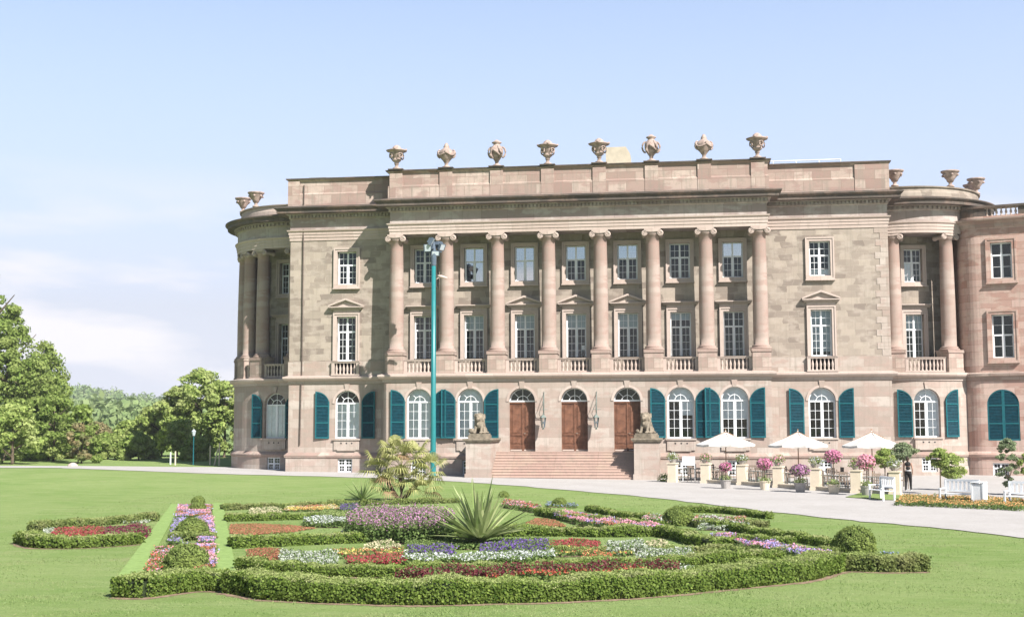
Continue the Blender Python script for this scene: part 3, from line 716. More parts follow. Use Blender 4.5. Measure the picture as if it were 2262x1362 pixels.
bk = MB(); bk.quad((XL, 19, -.5), (XR, 19, -.5), (XR, 19, 18), (XL, 19, 18)); bk.build('rear_wall', M['tuff'], palace)
ch = MB(); ch.poly_prism([(1.5, 18.4), (3.25, 18.4), (3.25, 22.7), (2.95, 23.2), (1.5, 23.2)], 9, 11); 
ch.build('chimney', M['chimney'], palace); 
rl = MB()
for x in (13, 14.5, 16, 17.4): rl.tube([(x, 4, 18.4), (x, 4, 20.78)], .03, 6)
rl.tube([(12.6, 4, 20.76), (17.4, 4, 20.76)], .035, 6); rl.tube([(12.6, 4, 20.45), (17.4, 4, 20.45)], .02, 6); rl.build('roof_railing', M['white'], palace)
hatch = MB(); hatch.box(-18.2, -17, 1.2, 2.2, 18.4, 20.05); hatch.build('roof_hatch', M['roof'], palace)
# drainpipes
dp = MB()
dp.tube([(-18.15, -.05, 19.3), (-18.15, -.1, 18.0)], .04, 6); dp.tube([(-18.15, -.12, 16.3), (-18.16, -.07, 15.5), (-18.16, -.07, 6.6)], .045, 6); dp.tube([(-18.2, -.06, 6.0), (-18.25, -.06, 2.0)], .045, 6)
dp.build('drainpipe', M['copper'], palace)
# ---- rotundas at both ends
def rotunda(uc, Yc, Rr, t0, t1, cols, wins, aw, sh, th_ring):
    mf = curved(uc, Yc, Rr); T0, T1 = R(t0) * Rr, R(t1) * Rr
    m = MB(); wall(m, T0, T1, 1.2, 6.2, [dict(s=R(a) * Rr, w=1.66, z0=2.42, z1=5.5, arch=1) for a in aw], mf, step=.4, th=.42)
    for a in aw: keystone(m, mf, R(a) * Rr, 5.5)
    m.build('ground_storey_wall', M['ashlar'], palace)
    mp_ = curved(uc, Yc, Rr + .12); k = (Rr + .12) / Rr
    m = MB(); wall(m, T0 * k, T1 * k, -.5, 1.2, [dict(s=R(a) * (Rr + .12), w=.98, z0=.25, z1=1.12, d=.25) for a in aw], mp_, step=.4); m.build('plinth', M['ashlar'], palace)
    arc = lambda r: [(uc + r * math.sin(R(a)), Yc - r * math.cos(R(a))) for a in np.arange(t0, t1 + .1, 4)]
    for nm, pr_, mt, r in (('plinth_moulding', prof_pl, 'pink', Rr), ('belt_course', prof_belt, 'trim', Rr), ('architrave', prof_arch, 'trim', Rr - .1), ('frieze', prof_fri, 'frieze', Rr - .1), ('bed_moulding', prof_bed, 'frieze', Rr - .1), ('cornice', prof_cor, 'weather', Rr - .1)):
        e = MB(); e.sweep(arc(r), pr_, closed_ends=False); e.build(nm, M[mt], palace)
    d = MB()
    n = int((T1 - T0) / .3)
    for q in range(n):
        mm = curved(uc, Yc, Rr - .1); s_ = T0 + (T1 - T0) * (q + .5) / n
        d.box(s_ - (T1 - T0) / n / 2, s_ + (T1 - T0) / n / 2, -.13, -.11, 17.14 + ZS, 17.32 + ZS, mm); d.box(s_ - .08, s_ + .08, -.25, -.1, 17.13 + ZS, 17.33 + ZS, mm)
    d.build('dentils', M['frieze'], palace)
    # terrace, soffit, ring roof
    m = MB(); n = 40
    for z, ra, rb in ((6.54, 0, Rr), (15.56, Rr - 2.4, Rr - .05), (18.4, 0, Rr - .5)):
        m = MB()
        for q in range(n):
            a, b = R(t0 + (t1 - t0) * q / n), R(t0 + (t1 - t0) * (q + 1) / n)
            P = lambda r, t: (uc + r * math.sin(t), Yc - r * math.cos(t), z)
            m.add([P(ra, a), P(rb, a), P(rb, b), P(ra, b)], [(0, 1, 2, 3)])
        m.build({6.54: 'balcony_floor', 15.56: 'soffit', 18.4: 'roof'}[z], M['frieze'], palace)
    Ri = Rr - 2.15; mi = curved(uc, Yc, Ri)
    m = MB(); wall(m, R(t0) * Ri, R(t1) * Ri, 6.5, 15.7, [dict(s=R(a) * Ri, w=1.2, z0=12.55, z1=14.75, d=.3) for a in wins] + [dict(s=R(a) * Ri, w=1.2, z0=7.5, z1=10.42, d=.3) for a in wins], mi, step=.35)
    m.build('upper_wall', M['tuff'], palace)
    for a in wins:
        s_ = R(a) * Ri
        window(palace, mi, s_, 12.55, 1.2, 2.2, 4, 2, 3, 1.3, th=R(a), surround=surround_mesh(1.2, 2.2), curt=(.1, 1.25, -.55, -.02) if a > 0 else None)
        window(palace, mi, s_, 7.5, 1.2, 2.92, 4, 2, 4, 1.92, th=R(a), surround=surround_mesh(1.2, 2.92, 'flat'), curt=(1.95, 2.9) if a > 0 else None, mat='blind')
    for a in cols:
        t_ = R(a); x, y = uc + (Rr - .62) * math.sin(t_), Yc - (Rr - .62) * math.cos(t_)
        link('pedestal', pmesh, palace, (x, y, 0), t_); c = link('column', cmesh, palace, (x, y, 0), t_); link('capital', kmesh, c)
    for a, b in zip(cols[:-1], cols[1:]):
        dl = math.degrees(.62 / Rr); mr = curved(uc, Yc, Rr); balustrade(palace, mr, R(a + dl) * Rr, R(b - dl) * Rr, 6.56, 7.5, .3, None, .22)
    for a in aw:
        th = R(a)
        if a > 5: cc = [(.05, 2.25, 0.05, .8), (2.31, 3.0, 0.02, .8)]
        else: cc = [(.05, 2.25)]
        window(palace, mf, R(a) * Rr, 2.42, 1.66, 3.08, 4, 0, 4, 2.25, arch=True, depth=.32, th=th, curt=cc)
        window(palace, mp_, R(a) * (Rr + .12), .25, .98, .87, 4, 2, 2, .45, depth=.12, th=th)
        apron(palace, mf, R(a) * Rr, 1.62, 2.41, 1.72, th)
    for a, side, dd in sh: shutter(palace, mf, R(a) * Rr, 2.42, .93, 3.03, side, th=R(a), d=-dd)
    e = MB(); e.sweep(arc(Rr - .3), [(.07, 17.9), (.07, 18.2), (0, 18.25), (0, 18.52)] + ([] if th_ring else []), closed_ends=False)
    e.sweep(arc(Rr - .3), [(-.0, 18.521), (.1, 18.522), (.13, 18.6), (-.5, 18.64), (-.5, 17.9)], closed_ends=False); e.build('parapet', M['trim' if th_ring else 'tuff'], palace)
rotunda(-20.1, 8.1, 5.35, -150, 10, [-97, -72, -47, -27, 4], [-14, -60], [-9], [(-24, -1, .1), (4.5, 1, .1)], True)
rotunda(21.5, 8.2, 5.7, -20, 120, [-12, 28, 70], [7], [7], [(-7, -1, .1), (23, 1, .1)], False)
# ------------------------------------------------------------------ connecting wing at the right
wing = empty('connecting_wing', (0, 0, 0), 0, 'red banded sandstone side wing at the right edge with a closed round topped teal shutter', 'building')
PH = R(17.7); WD = (math.cos(PH), -math.sin(PH)); WI = (math.sin(PH), math.cos(PH)); WA = (25.19, 3.0)
def FW(s, d, z): return (WA[0] + WD[0] * s + WI[0] * d, WA[1] + WD[1] * s + WI[1] * d, z)
# rounded corner path, then straight
RC = 1.5; s_c = .55; cc = FW(s_c, RC, 0)
cor = [(cc[0] + RC * math.sin(t), cc[1] - RC * math.cos(t)) for t in [-PH - R(100) + R(100) * k / 12 for k in range(13)]]
wpath = [(cor[0][0] + .6, cor[0][1] + 9)] + cor + [FW(22, 0, 0)[:2]]
def corner_wall(mb, z0, z1, o=0):
    L = 0
    pts = [Vector(p) for p in wpath[:-1]]
    mb.sweep([tuple(p) for p in pts], [(o, z0), (o, z1)], closed_ends=False, uv0=-12.0)
WUP = [dict(s=1.9 + k * 4.1, w=1.28, z0=12.45, z1=14.75, d=.3) for k in range(5)] + [dict(s=1.83 + k * 4.1, w=1.28, z0=7.4, z1=10.15, d=.3) for k in range(5)]
WLO = [dict(s=1.68 + k * 4.1, w=1.9, z0=2.2, z1=5.42, arch=1) for k in range(5)]
m = MB(); corner_wall(m, 6.1, 16.0); wall(m, s_c, 22, 6.1, 16.0, WUP, FW); corner_wall(m, 1.2, 6.1); wall(m, s_c, 22, 1.2, 6.1, WLO, FW); m.build('wall', M['red'], wing)
m = MB(); corner_wall(m, -.6, 1.2, .1); wall(m, s_c, 22, -.6, 1.2, [dict(s=1.42 + k * 4.1, w=.95, z0=-.2, z1=.8, d=.2) for k in range(5)], lambda s, d, z: FW(s, d - .1, z)); m.build('plinth', M['red'], wing)
for nm, pr_, mt in (('belt_course', [(0, 6.0), (.06, 6.0), (.1, 6.2), (.25, 6.28), (.28, 6.42), (0, 6.5)], 'pink'), ('plinth_moulding', prof_pl, 'red'),
                    ('cornice', [(0, 15.75), (.08, 15.8), (.12, 16.0), (.4, 16.15), (.5, 16.2), (.52, 16.3), (0, 16.4)], 'pink'), ('parapet', [(.0, 16.38), (.0, 16.5), (-.05, 16.5)], 'red')):
    e = MB(); e.sweep(wpath, pr_, closed_ends=False); e.build(nm, M[mt], wing)
m = MB(); m.sweep(wpath, [(-.02, 17.0), (.1, 17.02), (.12, 17.16), (-.4, 17.18), (-.4, 17.0)]); 
for a, b in ((-1.6, 1.0), (3.0, 4.6), (6.6, 8.6)): m.box(max(a, s_c), b, .02, .3, 16.38, 17.0, FW)
m.sweep(wpath[:-1], [(-.02, 16.38), (-.02, 17.0)], closed_ends=False); m.build('roof_coping', M['weather'], wing)
for a, b in ((1.0, 3.0), (4.6, 6.6), (8.6, 12)): balustrade(wing, FW, a, b, 16.4, 17.0, .16, 0, .2, n=7, ends=False, rail=.02)
for k in range(5):
    s_ = k * 4.1; th = -PH
    window(wing, FW, 1.9 + s_, 12.45, 1.28, 2.3, 2, 1, 2, 1.5, th=th, surround=surround_mesh(1.28, 2.3, sw=.28, matk='red'))
    window(wing, FW, 1.83 + s_, 7.4, 1.28, 2.75, 2, 2, 2, 1.45, th=th, surround=surround_mesh(1.28, 2.75, sw=.28, matk='red'))
    window(wing, lambda s, d, z: FW(s, d - .1, z), 1.42 + s_, -.2, .95, 1.0, 4, 1, 2, .66, depth=.1, th=th)
    c = link('closed_shutter', shutter_mesh(.95, 3.2, -1), wing, Vector(FW(1.68 + s_ + .475, .05, 2.2)), th); c2 = link('closed_shutter', shutter_mesh(.95, 3.2, 1), wing, Vector(FW(1.68 + s_ - .475, .05, 2.2)), th)
m = MB(); m.add([(*wpath[1], 16.38), (*FW(.5, 0, 0)[:2], 16.38), (*FW(22, 0, 0)[:2], 16.38), (*FW(22, 12, 0)[:2], 16.38), (wpath[0][0], wpath[0][1], 16.38)], [(0, 1, 2, 3, 4)]); m.build('roof', M['roof'], wing)
m = MB(); m.tube([FW(2.55, -.06, 15.6), FW(2.55, -.06, 1.6)], .05, 6) if False else m.tube([FW(3.1, -.06, 3.9), FW(3.1, -.06, 1.5)], .05, 6); m.build('drainpipe', M['copper'], wing)

# ------------------------------------------------------------------ staircase with pedestals
stair = empty('entrance_staircase', (0, 0, 0), 0, 'wide flight of pink stone steps rising between two pedestals to the three brown doors', 'staircase')
m = MB(); nst = 10; y0, y1 = -5.2, -2.75; x0, x1 = -4.72, 3.9
for k in range(nst):
    ya = y0 + (y1 - y0) * k / nst; z = 1.62 * (k + 1) / nst
    m.box(x0, x1, ya, -WP if k == nst - 1 else ya + .36, z - .162, z); m.box(x0, x1, ya - .03, ya + .02, z - .035, z + .002)
m.box(x0, x1, -4.6, -WP, -.3, .1); m.build('steps', M['steps'], stair)
for a, b in ((-6.22, -4.72), (3.9, 5.38)):
    m = MB(); m.box(a, b, -5.3, -WP - .02, -.4, 2.2); m.box(a - .06, b + .06, -5.36, -WP - .03, -.4, .35); m.build('cheek_wall', M['ashlar'], stair)
for a, b in ((-6.22, -4.72), (3.9, 5.38)):
    m = MB(); m.box(a - .03, b + .03, -5.33, -WP - .04, 2.2, 2.28); m.box(a - .12, b + .12, -5.42, -WP - .04, 2.28, 2.36); m.box(a - .17, b + .17, -5.47, -WP - .04, 2.36, 2.46); m.build('coping', M['lion'], stair)

# ------------------------------------------------------------------ blob bodies
def blob(name, parts, mat, parent=None, loc=(0, 0, 0), rz=0, vox=.03, sm=3, bumpy=0):
    m = MB()
    for p in parts:
        if p[0] == 'e': m.ell(p[1], p[2], 14, 10, Matrix.Rotation(p[3], 3, p[4]) if len(p) > 3 else None)
        else: m.tube(p[1], p[2], 10)
        if p[0] == 't':
            for q, rr in ((p[1][0], p[2] if not hasattr(p[2], '__len__') else p[2][0]), (p[1][-1], p[2] if not hasattr(p[2], '__len__') else p[2][-1])): m.ell(q, (rr, rr, rr), 10, 6)
    o = m.build(name, mat, parent, loc, rz)
    r = o.modifiers.new('remesh', 'REMESH'); r.mode = 'VOXEL'; r.voxel_size = vox; r.use_smooth_shade = True
    s = o.modifiers.new('smooth', 'SMOOTH'); s.iterations = sm; s.factor = .5
    return o
def lion(name, loc, rz, label, ball):
    t = empty(name, loc, rz, label, 'statue', 'stone lions beside the staircase')
    m = MB(); m.box(-.55, .55, -.62, .62, 0, .2); m.box(-.5, .5, -.57, .57, .2, .3); m.build('base', M['lion'], t)
    P = [('e', (0, .32, .56), (.30, .34, .28)), ('e', (-.26, .20, .48), (.13, .30, .22)), ('e', (.26, .20, .48), (.13, .30, .22)),
         ('t', [(0, .34, .55), (0, .16, .82), (0, -.02, 1.02)], [.29, .30, .27]), ('e', (0, -.12, .88), (.27, .22, .34)),
         ('t', [(-.19, -.12, .92), (-.20, -.27, .58), (-.21, -.33, .36)], [.125, .09, .085]), ('t', [(.19, -.12, .92), (.18, -.27, .58), (.18, -.33, .36)], [.125, .09, .085]),
         ('e', (-.21, -.42, .35), (.10, .17, .07)), ('e', (.18, -.42, .35), (.10, .17, .07)), ('e', (-.31, -.08, .36), (.10, .24, .08)), ('e', (.31, -.08, .36), (.10, .24, .08)),
         ('e', (0, -.16, 1.22), (.28, .24, .29)), ('e', (0, -.06, 1.28), (.30, .26, .28)), ('e', (0, -.02, 1.05), (.33, .28, .30)), ('e', (0, .12, 1.0), (.24, .22, .35)),
         ('e', (0, -.36, 1.24), (.165, .17, .18)), ('e', (0, -.50, 1.17), (.10, .11, .085)), ('e', (0, -.49, 1.08), (.08, .09, .05)), ('e', (-.075, -.51, 1.17), (.05, .05, .05)), ('e', (.075, -.51, 1.17), (.05, .05, .05)),
         ('e', (-.08, -.48, 1.33), (.06, .05, .03)), ('e', (.08, -.48, 1.33), (.06, .05, .03)), ('e', (0, -.52, 1.25), (.035, .09, .07)),
         ('e', (-.2, -.22, 1.46), (.07, .05, .08)), ('e', (.2, -.22, 1.46), (.07, .05, .08)),
         ('t', [(.2, .55, .38), (.42, .42, .36), (.46, .15, .36)], [.06, .05, .05]), ('e', (.46, .10, .37), (.08, .12, .07))]
    for k in range(26):      # mane locks
        a = k * 2.4; z = .78 + .66 * (k / 26); r = .28 + .05 * math.sin(k * 5)
        x, y = r * math.sin(a), r * math.cos(a) * .8 - .06
        if y < -.25 and abs(x) < .16 and z > 1.0: continue
        P.append(('e', (x, y, z), (.07, .06, .12)))
    blob('body', P, M['lion'], t, vox=.028, sm=2)
    if ball:
        m = MB(); m.smooth = True; m.ell((-.42, -.40, .46), (.17, .17, .17), 16, 12); m.build('stone_ball', M['lion'], t)
    else:
        m = MB(); m.smooth = True; m.ell((-.40, -.42, .42), (.11, .11, .12), 16, 12); m.build('stone_ball', M['lion'], t)
lion('lion_statue', (-5.47, -4.6, 2.46), R(-8), 'seated stone lion with a ball under its paw, on the pedestal left of the steps', True)
lion('lion_statue', (4.62, -4.6, 2.46), R(-20), 'seated stone lion on the pedestal right of the steps, in front of a teal shutter', False)

# ------------------------------------------------------------------ urns
def urn_wide():
    m = MB(); m.smooth = True
    m.lathe([(0, 0), (.26, 0), (.26, .09), (.17, .12), (.12, .2), (.10, .30), (.15, .34), (.16, .38), (.13, .42), (.2, .5), (.30, .58), (.31, .64), (.25, .67), (.29, .76), (.42, .95), (.46, 1.1), (.47, 1.14), (.66, 1.20), (.67, 1.25), (.60, 1.28), (.42, 1.31), (.30, 1.40), (.24, 1.50), (.1, 1.6), (0, 1.62)], seg=26)
    for k in range(4):
        a = k * math.pi / 2 + .3; c = (.40 * math.cos(a), .40 * math.sin(a), .88)
        pts = [(c[0] + .15 * math.cos(t) * -math.sin(a) + .05 * math.cos(a), c[1] + .15 * math.cos(t) * math.cos(a) + .05 * math.sin(a), c[2] + .16 * math.sin(t)) for t in [q / 12 * 2 * math.pi for q in range(13)]]
        m.tube(pts, .045, 7)
        m.ell((.62 * math.cos(a + .78), .62 * math.sin(a + .78), 1.28), (.09, .09, .07), 8, 6)
    return m.mesh('urn', M['urn'])
def urn_round():
    m = MB(); m.smooth = True
    m.lathe([(0, 0), (.27, 0), (.27, .08), (.17, .11), (.11, .22), (.13, .32), (.26, .5), (.42, .68), (.50, .86), (.48, 1.02), (.36, 1.18), (.22, 1.28), (.17, 1.34), (.2, 1.38), (.14, 1.5), (.08, 1.62), (0, 1.66)], seg=26)
    for sx in (-1, 1):
        pts = [(sx * (.40 + .18 * math.sin(t)), 0, .92 + .26 * math.cos(t)) for t in [q / 10 * math.pi for q in range(11)]]; m.tube(pts, .055, 7)
    pts = [(.50 * math.cos(t), .50 * math.sin(t), .95 - .16 * abs(math.sin(t * 2))) for t in [q / 40 * 2 * math.pi for q in range(41)]]; m.tube(pts, .06, 7)
    for k in range(4): a = k * math.pi / 2; m.ell((.5 * math.cos(a), .5 * math.sin(a), .98), (.1, .1, .12), 8, 6)
    return m.mesh('urn', M['urn'])
def urn_tall():
    m = MB(); m.smooth = True
    m.lathe([(0, 0), (.27, 0), (.27, .08), (.17, .11), (.11, .2), (.13, .32), (.25, .5), (.36, .66), (.42, .88), (.42, 1.08), (.34, 1.26), (.22, 1.38), (.2, 1.46), (.31, 1.52), (.32, 1.57), (.2, 1.62), (.1, 1.72), (0, 1.74)], seg=26)
    for sx in (-1, 1):
        pts = [(sx * (.34 + .22 * math.sin(t)), .05, .92 + .34 * math.cos(t)) for t in [q / 10 * math.pi for q in range(11)]]; m.tube(pts, .06, 7)
    for sx in (-1, 1): m.tube([(sx * .1, -.3, 1.3), (sx * .3, -.42, 1.0), (sx * .36, -.36, .7), (sx * .2, -.3, .45)], [.05, .09, .11, .05], 7)
    m.tube([(-.34, -.25, 1.15), (0, -.46, .9), (.3, -.36, .62)], [.06, .09, .05], 7)
    return m.mesh('urn', M['urn'])
def urn_bowl():
    m = MB(); m.smooth = True
    m.lathe([(0, 0), (.24, 0), (.24, .1), (.14, .14), (.1, .25), (.16, .34), (.2, .36), (.26, .5), (.42, .7), (.48, .9), (.50, .92), (.58, .98), (.6, 1.06), (.5, 1.07), (.4, .9), (0, .8)], seg=26)
    for k in range(6): a = k * math.pi / 3; m.ell((.47 * math.cos(a), .47 * math.sin(a), .78), (.09, .09, .09), 8, 6)
    return m.mesh('urn', M['urn'])
UM = [urn_wide(), urn_round(), urn_tall(), urn_bowl()]
ul = ['wide rimmed pink stone urn at the far left of the portico parapet row', 'round bellied stone urn second from the left on the portico parapet', 'tall necked stone urn third from the left on the portico parapet, above the third column',
      'wide rimmed stone urn fourth from the left on the parapet, above the door side column', 'wide rimmed stone urn standing just left of the yellow chimney', 'tall necked stone urn standing just right of the yellow chimney',
      'round bellied stone urn second from the right on the portico parapet', 'wide rimmed stone urn at the right end of the portico parapet row']
for i in range(8):
    o = link('urn', UM[(0, 1, 2, 0, 0, 2, 1, 0)[i]], None, ((i - 3.5) * CS + CO, PA + .08, 19.85), (.5, .1, 0, .6, .4, .15, .3, .2)[i]); tag(o, ul[i], 'urn', 'stone urns along the palace roofline')
for (uc, Yc, r, a, lb) in ((-20.1, 8.1, 4.95, -66, 'shallow bowl urn at the far left edge of the left round end roof'), (-20.1, 8.1, 4.95, -35, 'shallow bowl urn on the left round end roof, nearest the long parapet'),
                           (21.5, 8.2, 5.3, -9, 'shadowed bowl urn half hidden behind the right end of the parapet'), (21.5, 8.2, 5.3, 32, 'pale bowl urn standing alone on the right round end roof'),
                           (21.5, 8.2, 5.3, 73, 'bowl urn nearer the viewer at the right edge of the right round roof'), (21.5, 8.2, 5.3, 97, 'bowl urn on the far side of the right round roof, partly behind another')):
    o = link('urn', UM[3], None, (uc + r * math.sin(R(a)), Yc - r * math.cos(R(a)), 18.62), a); tag(o, lb, 'urn', 'stone urns along the palace roofline')

# ------------------------------------------------------------------ wall lanterns
def lantern(x, label):
    t = empty('wall_lantern', (x, -WP - .02, 3.6), 0, label, 'lantern', 'iron lanterns between the doors')
    m = MB()
    m.tube([(0, -.02, 1.75), (0, -.03, .9), (0, -.02, .2)], .018, 6)
    m.tube([(0, -.03, 1.6), (0, -.25, 1.35), (0, -.42, 1.05), (0, -.55, .95), (0, -.72, 1.0), (0, -.78, 1.12)], .018, 6)
    m.tube([(-.22, -.06, .15), (-.30, -.2, .35), (-.2, -.4, .6), (-.08, -.55, .85), (0, -.6, .97)], .018, 6)
    m.tube([(0, -.05, .35), (0, -.3, .45), (0, -.5, .7), (0, -.55, .95)], .022, 6); m.tube([(-.2, -.5, .62), (.28, -.5, .62)], .02, 6)
    m.build('bracket', M['iron'], t)
    m = MB(); m.lathe([(0, 0), (.05, 0), (.07, .06), (.02, .1)], (0, -.55, -.62), 8); m.lathe([(.19, .0), (.21, .02), (.1, .16), (.03, .2), (.02, .32)], (0, -.55, .10), 6)
    for k in range(6): a = k * math.pi / 3; m.tube([(.1 * math.cos(a), -.55 + .1 * math.sin(a), -.5), (.18 * math.cos(a), -.55 + .18 * math.sin(a), .12)], .013, 4)
    m.lathe([(.0, 0), (.11, 0), (.11, .03), (0, .03)], (0, -.55, -.52), 6); m.build('cage', M['iron'], t)
    m = MB(); m.lathe([(.085, -.48), (.165, .1)], (0, -.55, 0), 6); m.build('glass', M['glass'], t)
    m = MB(); m.ell((0, -.55, -.2), (.05, .05, .08), 8, 6); m.build('bulb', M['white'], t)
lantern(-1.83, 'iron lantern on a scrolled bracket between the left and the middle door'); lantern(1.47, 'iron lantern on a scrolled bracket between the middle and the right door')

# ------------------------------------------------------------------ floodlight mast
MX, MY = -8.08, -6.0
mast = empty('floodlight_mast', (MX, MY, 0), 0, 'tall turquoise mast with floodlights on top standing in front of the columns', 'lamp mast')
m = MB(); m.smooth = True; m.lathe([(.17, 0), (.165, 3), (.13, 13.4), (.0, 13.42)], seg=18); m.smooth = False; m.lathe([(.26, 0), (.26, .05), (.18, .06)], seg=18); m.build('pole', M['mast'], mast)
m = MB(); m.lathe([(.14, 12.9), (.16, 13.0), (.18, 13.6), (.14, 13.9), (.06, 14.4)], seg=12); m.box(-.55, .5, -.04, .04, 13.72, 13.8); m.box(-.04, .04, -.4, .4, 13.9, 13.98); m.build('bracket', M['lampgrey'], mast)
def flood(x, y, z, w, h, rz, tilt):
    m = MB(); m.box(-w / 2, w / 2, -.02, .16, -h / 2, h / 2); m.box(-w / 2 + .08, w / 2 - .08, .16, .3, -h / 2 + .08, h / 2 - .08)
    m.box(-w / 2 - .03, -w / 2, -.04, .1, -h / 2, h / 2); m.box(w / 2, w / 2 + .03, -.04, .1, -h / 2, h / 2)
    o = m.build('floodlight', M['lampgrey'], mast, (x, y, z)); o.rotation_euler = (tilt, 0, rz)
    m = MB(); m.box(-w / 2 + .03, w / 2 - .03, -.035, -.021, -h / 2 + .03, h / 2 - .03); m.build('lens', M['lampwhite'], o)
flood(-.34, -.12, 14.0, .44, .46, R(-6), R(8)); flood(.12, -.1, 13.66, .46, .3, R(20), R(20)); flood(.5, .1, 14.05, .4, .4, R(60), R(25)); flood(.25, .35, 14.2, .4, .4, R(160), R(25)); flood(-.05, -.2, 14.35, .2, .5, R(85), R(30))
m = MB(); m.smooth = True; m.tube([(.12, 0, 12.05), (.35, -.03, 12.2)], .03, 6); m.tube([(.26, 0, 12.28), (.5, -.02, 12.24), (.86, -.05, 12.14)], [.085, .10, .05], 10); m.build('camera_housing', M['pink_lamp'], mast)
m = MB(); m.box(-.165, .18, -.17, -.10, 1.3, 1.75); m.build('service_door', M['mast'], mast)

# ------------------------------------------------------------------ terrain
def sst(a, b, x): t = min(1, max(0, (x - a) / (b - a))); return t * t * (3 - 2 * t)
def gz(x, y): return .0112 * min(40, max(0, 4 - x)) * sst(-24, -6, y)
# ground positions in metres (x along the facade, y towards it)
HEDGES=[('front', [(-2.04, -56.53), (-1.39, -57.05), (-0.85, -57.43), (0.24, -57.67), (1.57, -57.82), (2.41, -57.78), (3.21, -57.51), (4.43, -57.18), (5.44, -56.7), (6.32, -56.22), (7.18, -55.53), (7.81, -54.98), (8.65, -54.24), (9.64, -53.3), (10.29, -52.01), (10.58, -51.46)], 0.4, 0.85, 'long curving dark green box hedge along the very front of the flower garden'),
('frontl', [(-3.92, -57.41), (-3.27, -57.46), (-2.68, -56.47), (-2.13, -56.27)], 0.36, 0.85, 'short box hedge at the front left corner, in front of the largest left topiary mound'),
('frontr', [(10.59, -51.37), (11.38, -51.55), (12.4, -51.34)], 0.33, 0.7, 'yellowish box hedge with bare brown twigs at the far right tip of the flower garden'),
('second', [(-3.18, -52.65), (-2.08, -53.41), (0.08, -53.75), (2.48, -53.23), (4.88, -52.19), (6.88, -50.97), (7.93, -50.38), (9.04, -49.36), (9.78, -48.43)], 0.24, 0.5, 'second box hedge row, just behind the dark red leaf strip'),
('thin', [(3.3, -48.37), (4.92, -48.3), (6.28, -47.93), (8.01, -47.39), (9.78, -47.43), (10.83, -47.66)], 0.14, 0.35, 'low thin hedge line below the silver plants at the right of the yucca'),
('mid', [(-5.06, -47.84), (-3.96, -47.21), (-2.96, -46.45), (-2.03, -45.95), (-1.0, -45.0), (0.13, -44.3), (1.41, -43.72), (2.66, -43.29), (4.5, -43.4), (6.05, -43.08)], 0.27, 0.6, 'middle box hedge passing straight behind the big yucca'),
('diag', [(6.1, -42.93), (6.69, -44.19), (7.17, -45.63), (7.53, -46.36), (8.28, -46.28), (9.23, -46.3), (9.91, -46.1)], 0.28, 0.5, 'slanting dark box hedge at the right between the silver plants and the outer flower strip'),
('h5', [(-8.65, -38.79), (-7.52, -38.27), (-6.27, -37.52), (-5.8, -37.26)], 0.22, 0.5, 'short box hedge above the long salmon bed on the left'),
('h6', [(-10.84, -33.24), (-8.6, -31.7), (-6.91, -30.42), (-4.85, -29.07), (-2.44, -27.63)], 0.2, 0.4, 'rearmost box hedge running behind the palm'),
('r1', [(1.56, -34.77), (2.78, -37.05), (3.76, -38.55), (4.52, -39.04), (6.09, -40.32)], 0.24, 0.4, 'slanting box hedge right of the yucca above the salmon triangle'),
('r2', [(3.24, -32.69), (4.37, -34.95), (5.32, -36.8), (6.2, -37.52)], 0.2, 0.35, 'thin dark hedge edging the rear side of the middle pink flower strip'),
('r3', [(7.01, -32.82), (8.36, -33.18), (9.72, -35.74)], 0.2, 0.35, 'thin hedge at the back right behind the red and white flowers'),
('r4', [(7.92, -40.48), (8.19, -40.62), (9.29, -42.75), (10.25, -44.78), (10.91, -46.24)], 0.22, 0.35, 'thin hedge edging the rear side of the outer right pink and violet strip'),
('r5', [(7.36, -39.67), (8.37, -39.39), (9.53, -39.62)], 0.22, 0.55, 'short light green hedge right of the middle right topiary mound'),
('oval', [(-11.71, -47.11), (-10.58, -48.3), (-9.34, -48.3), (-8.51, -47.7), (-8.0, -46.85)], 0.3, 0.65, 'box hedge forming the front of the separate red oval bed at far left'),
('ovalb', [(-13.34, -43.0), (-12.49, -41.31), (-11.13, -38.63)], 0.25, 0.4, 'thin hedge at the back of the separate red oval bed at far left'),
('lcross', [(-7.56, -46.12), (-6.9, -45.9), (-6.44, -45.43)], 0.2, 0.4, 'short hedge between the two largest left topiary mounds')]
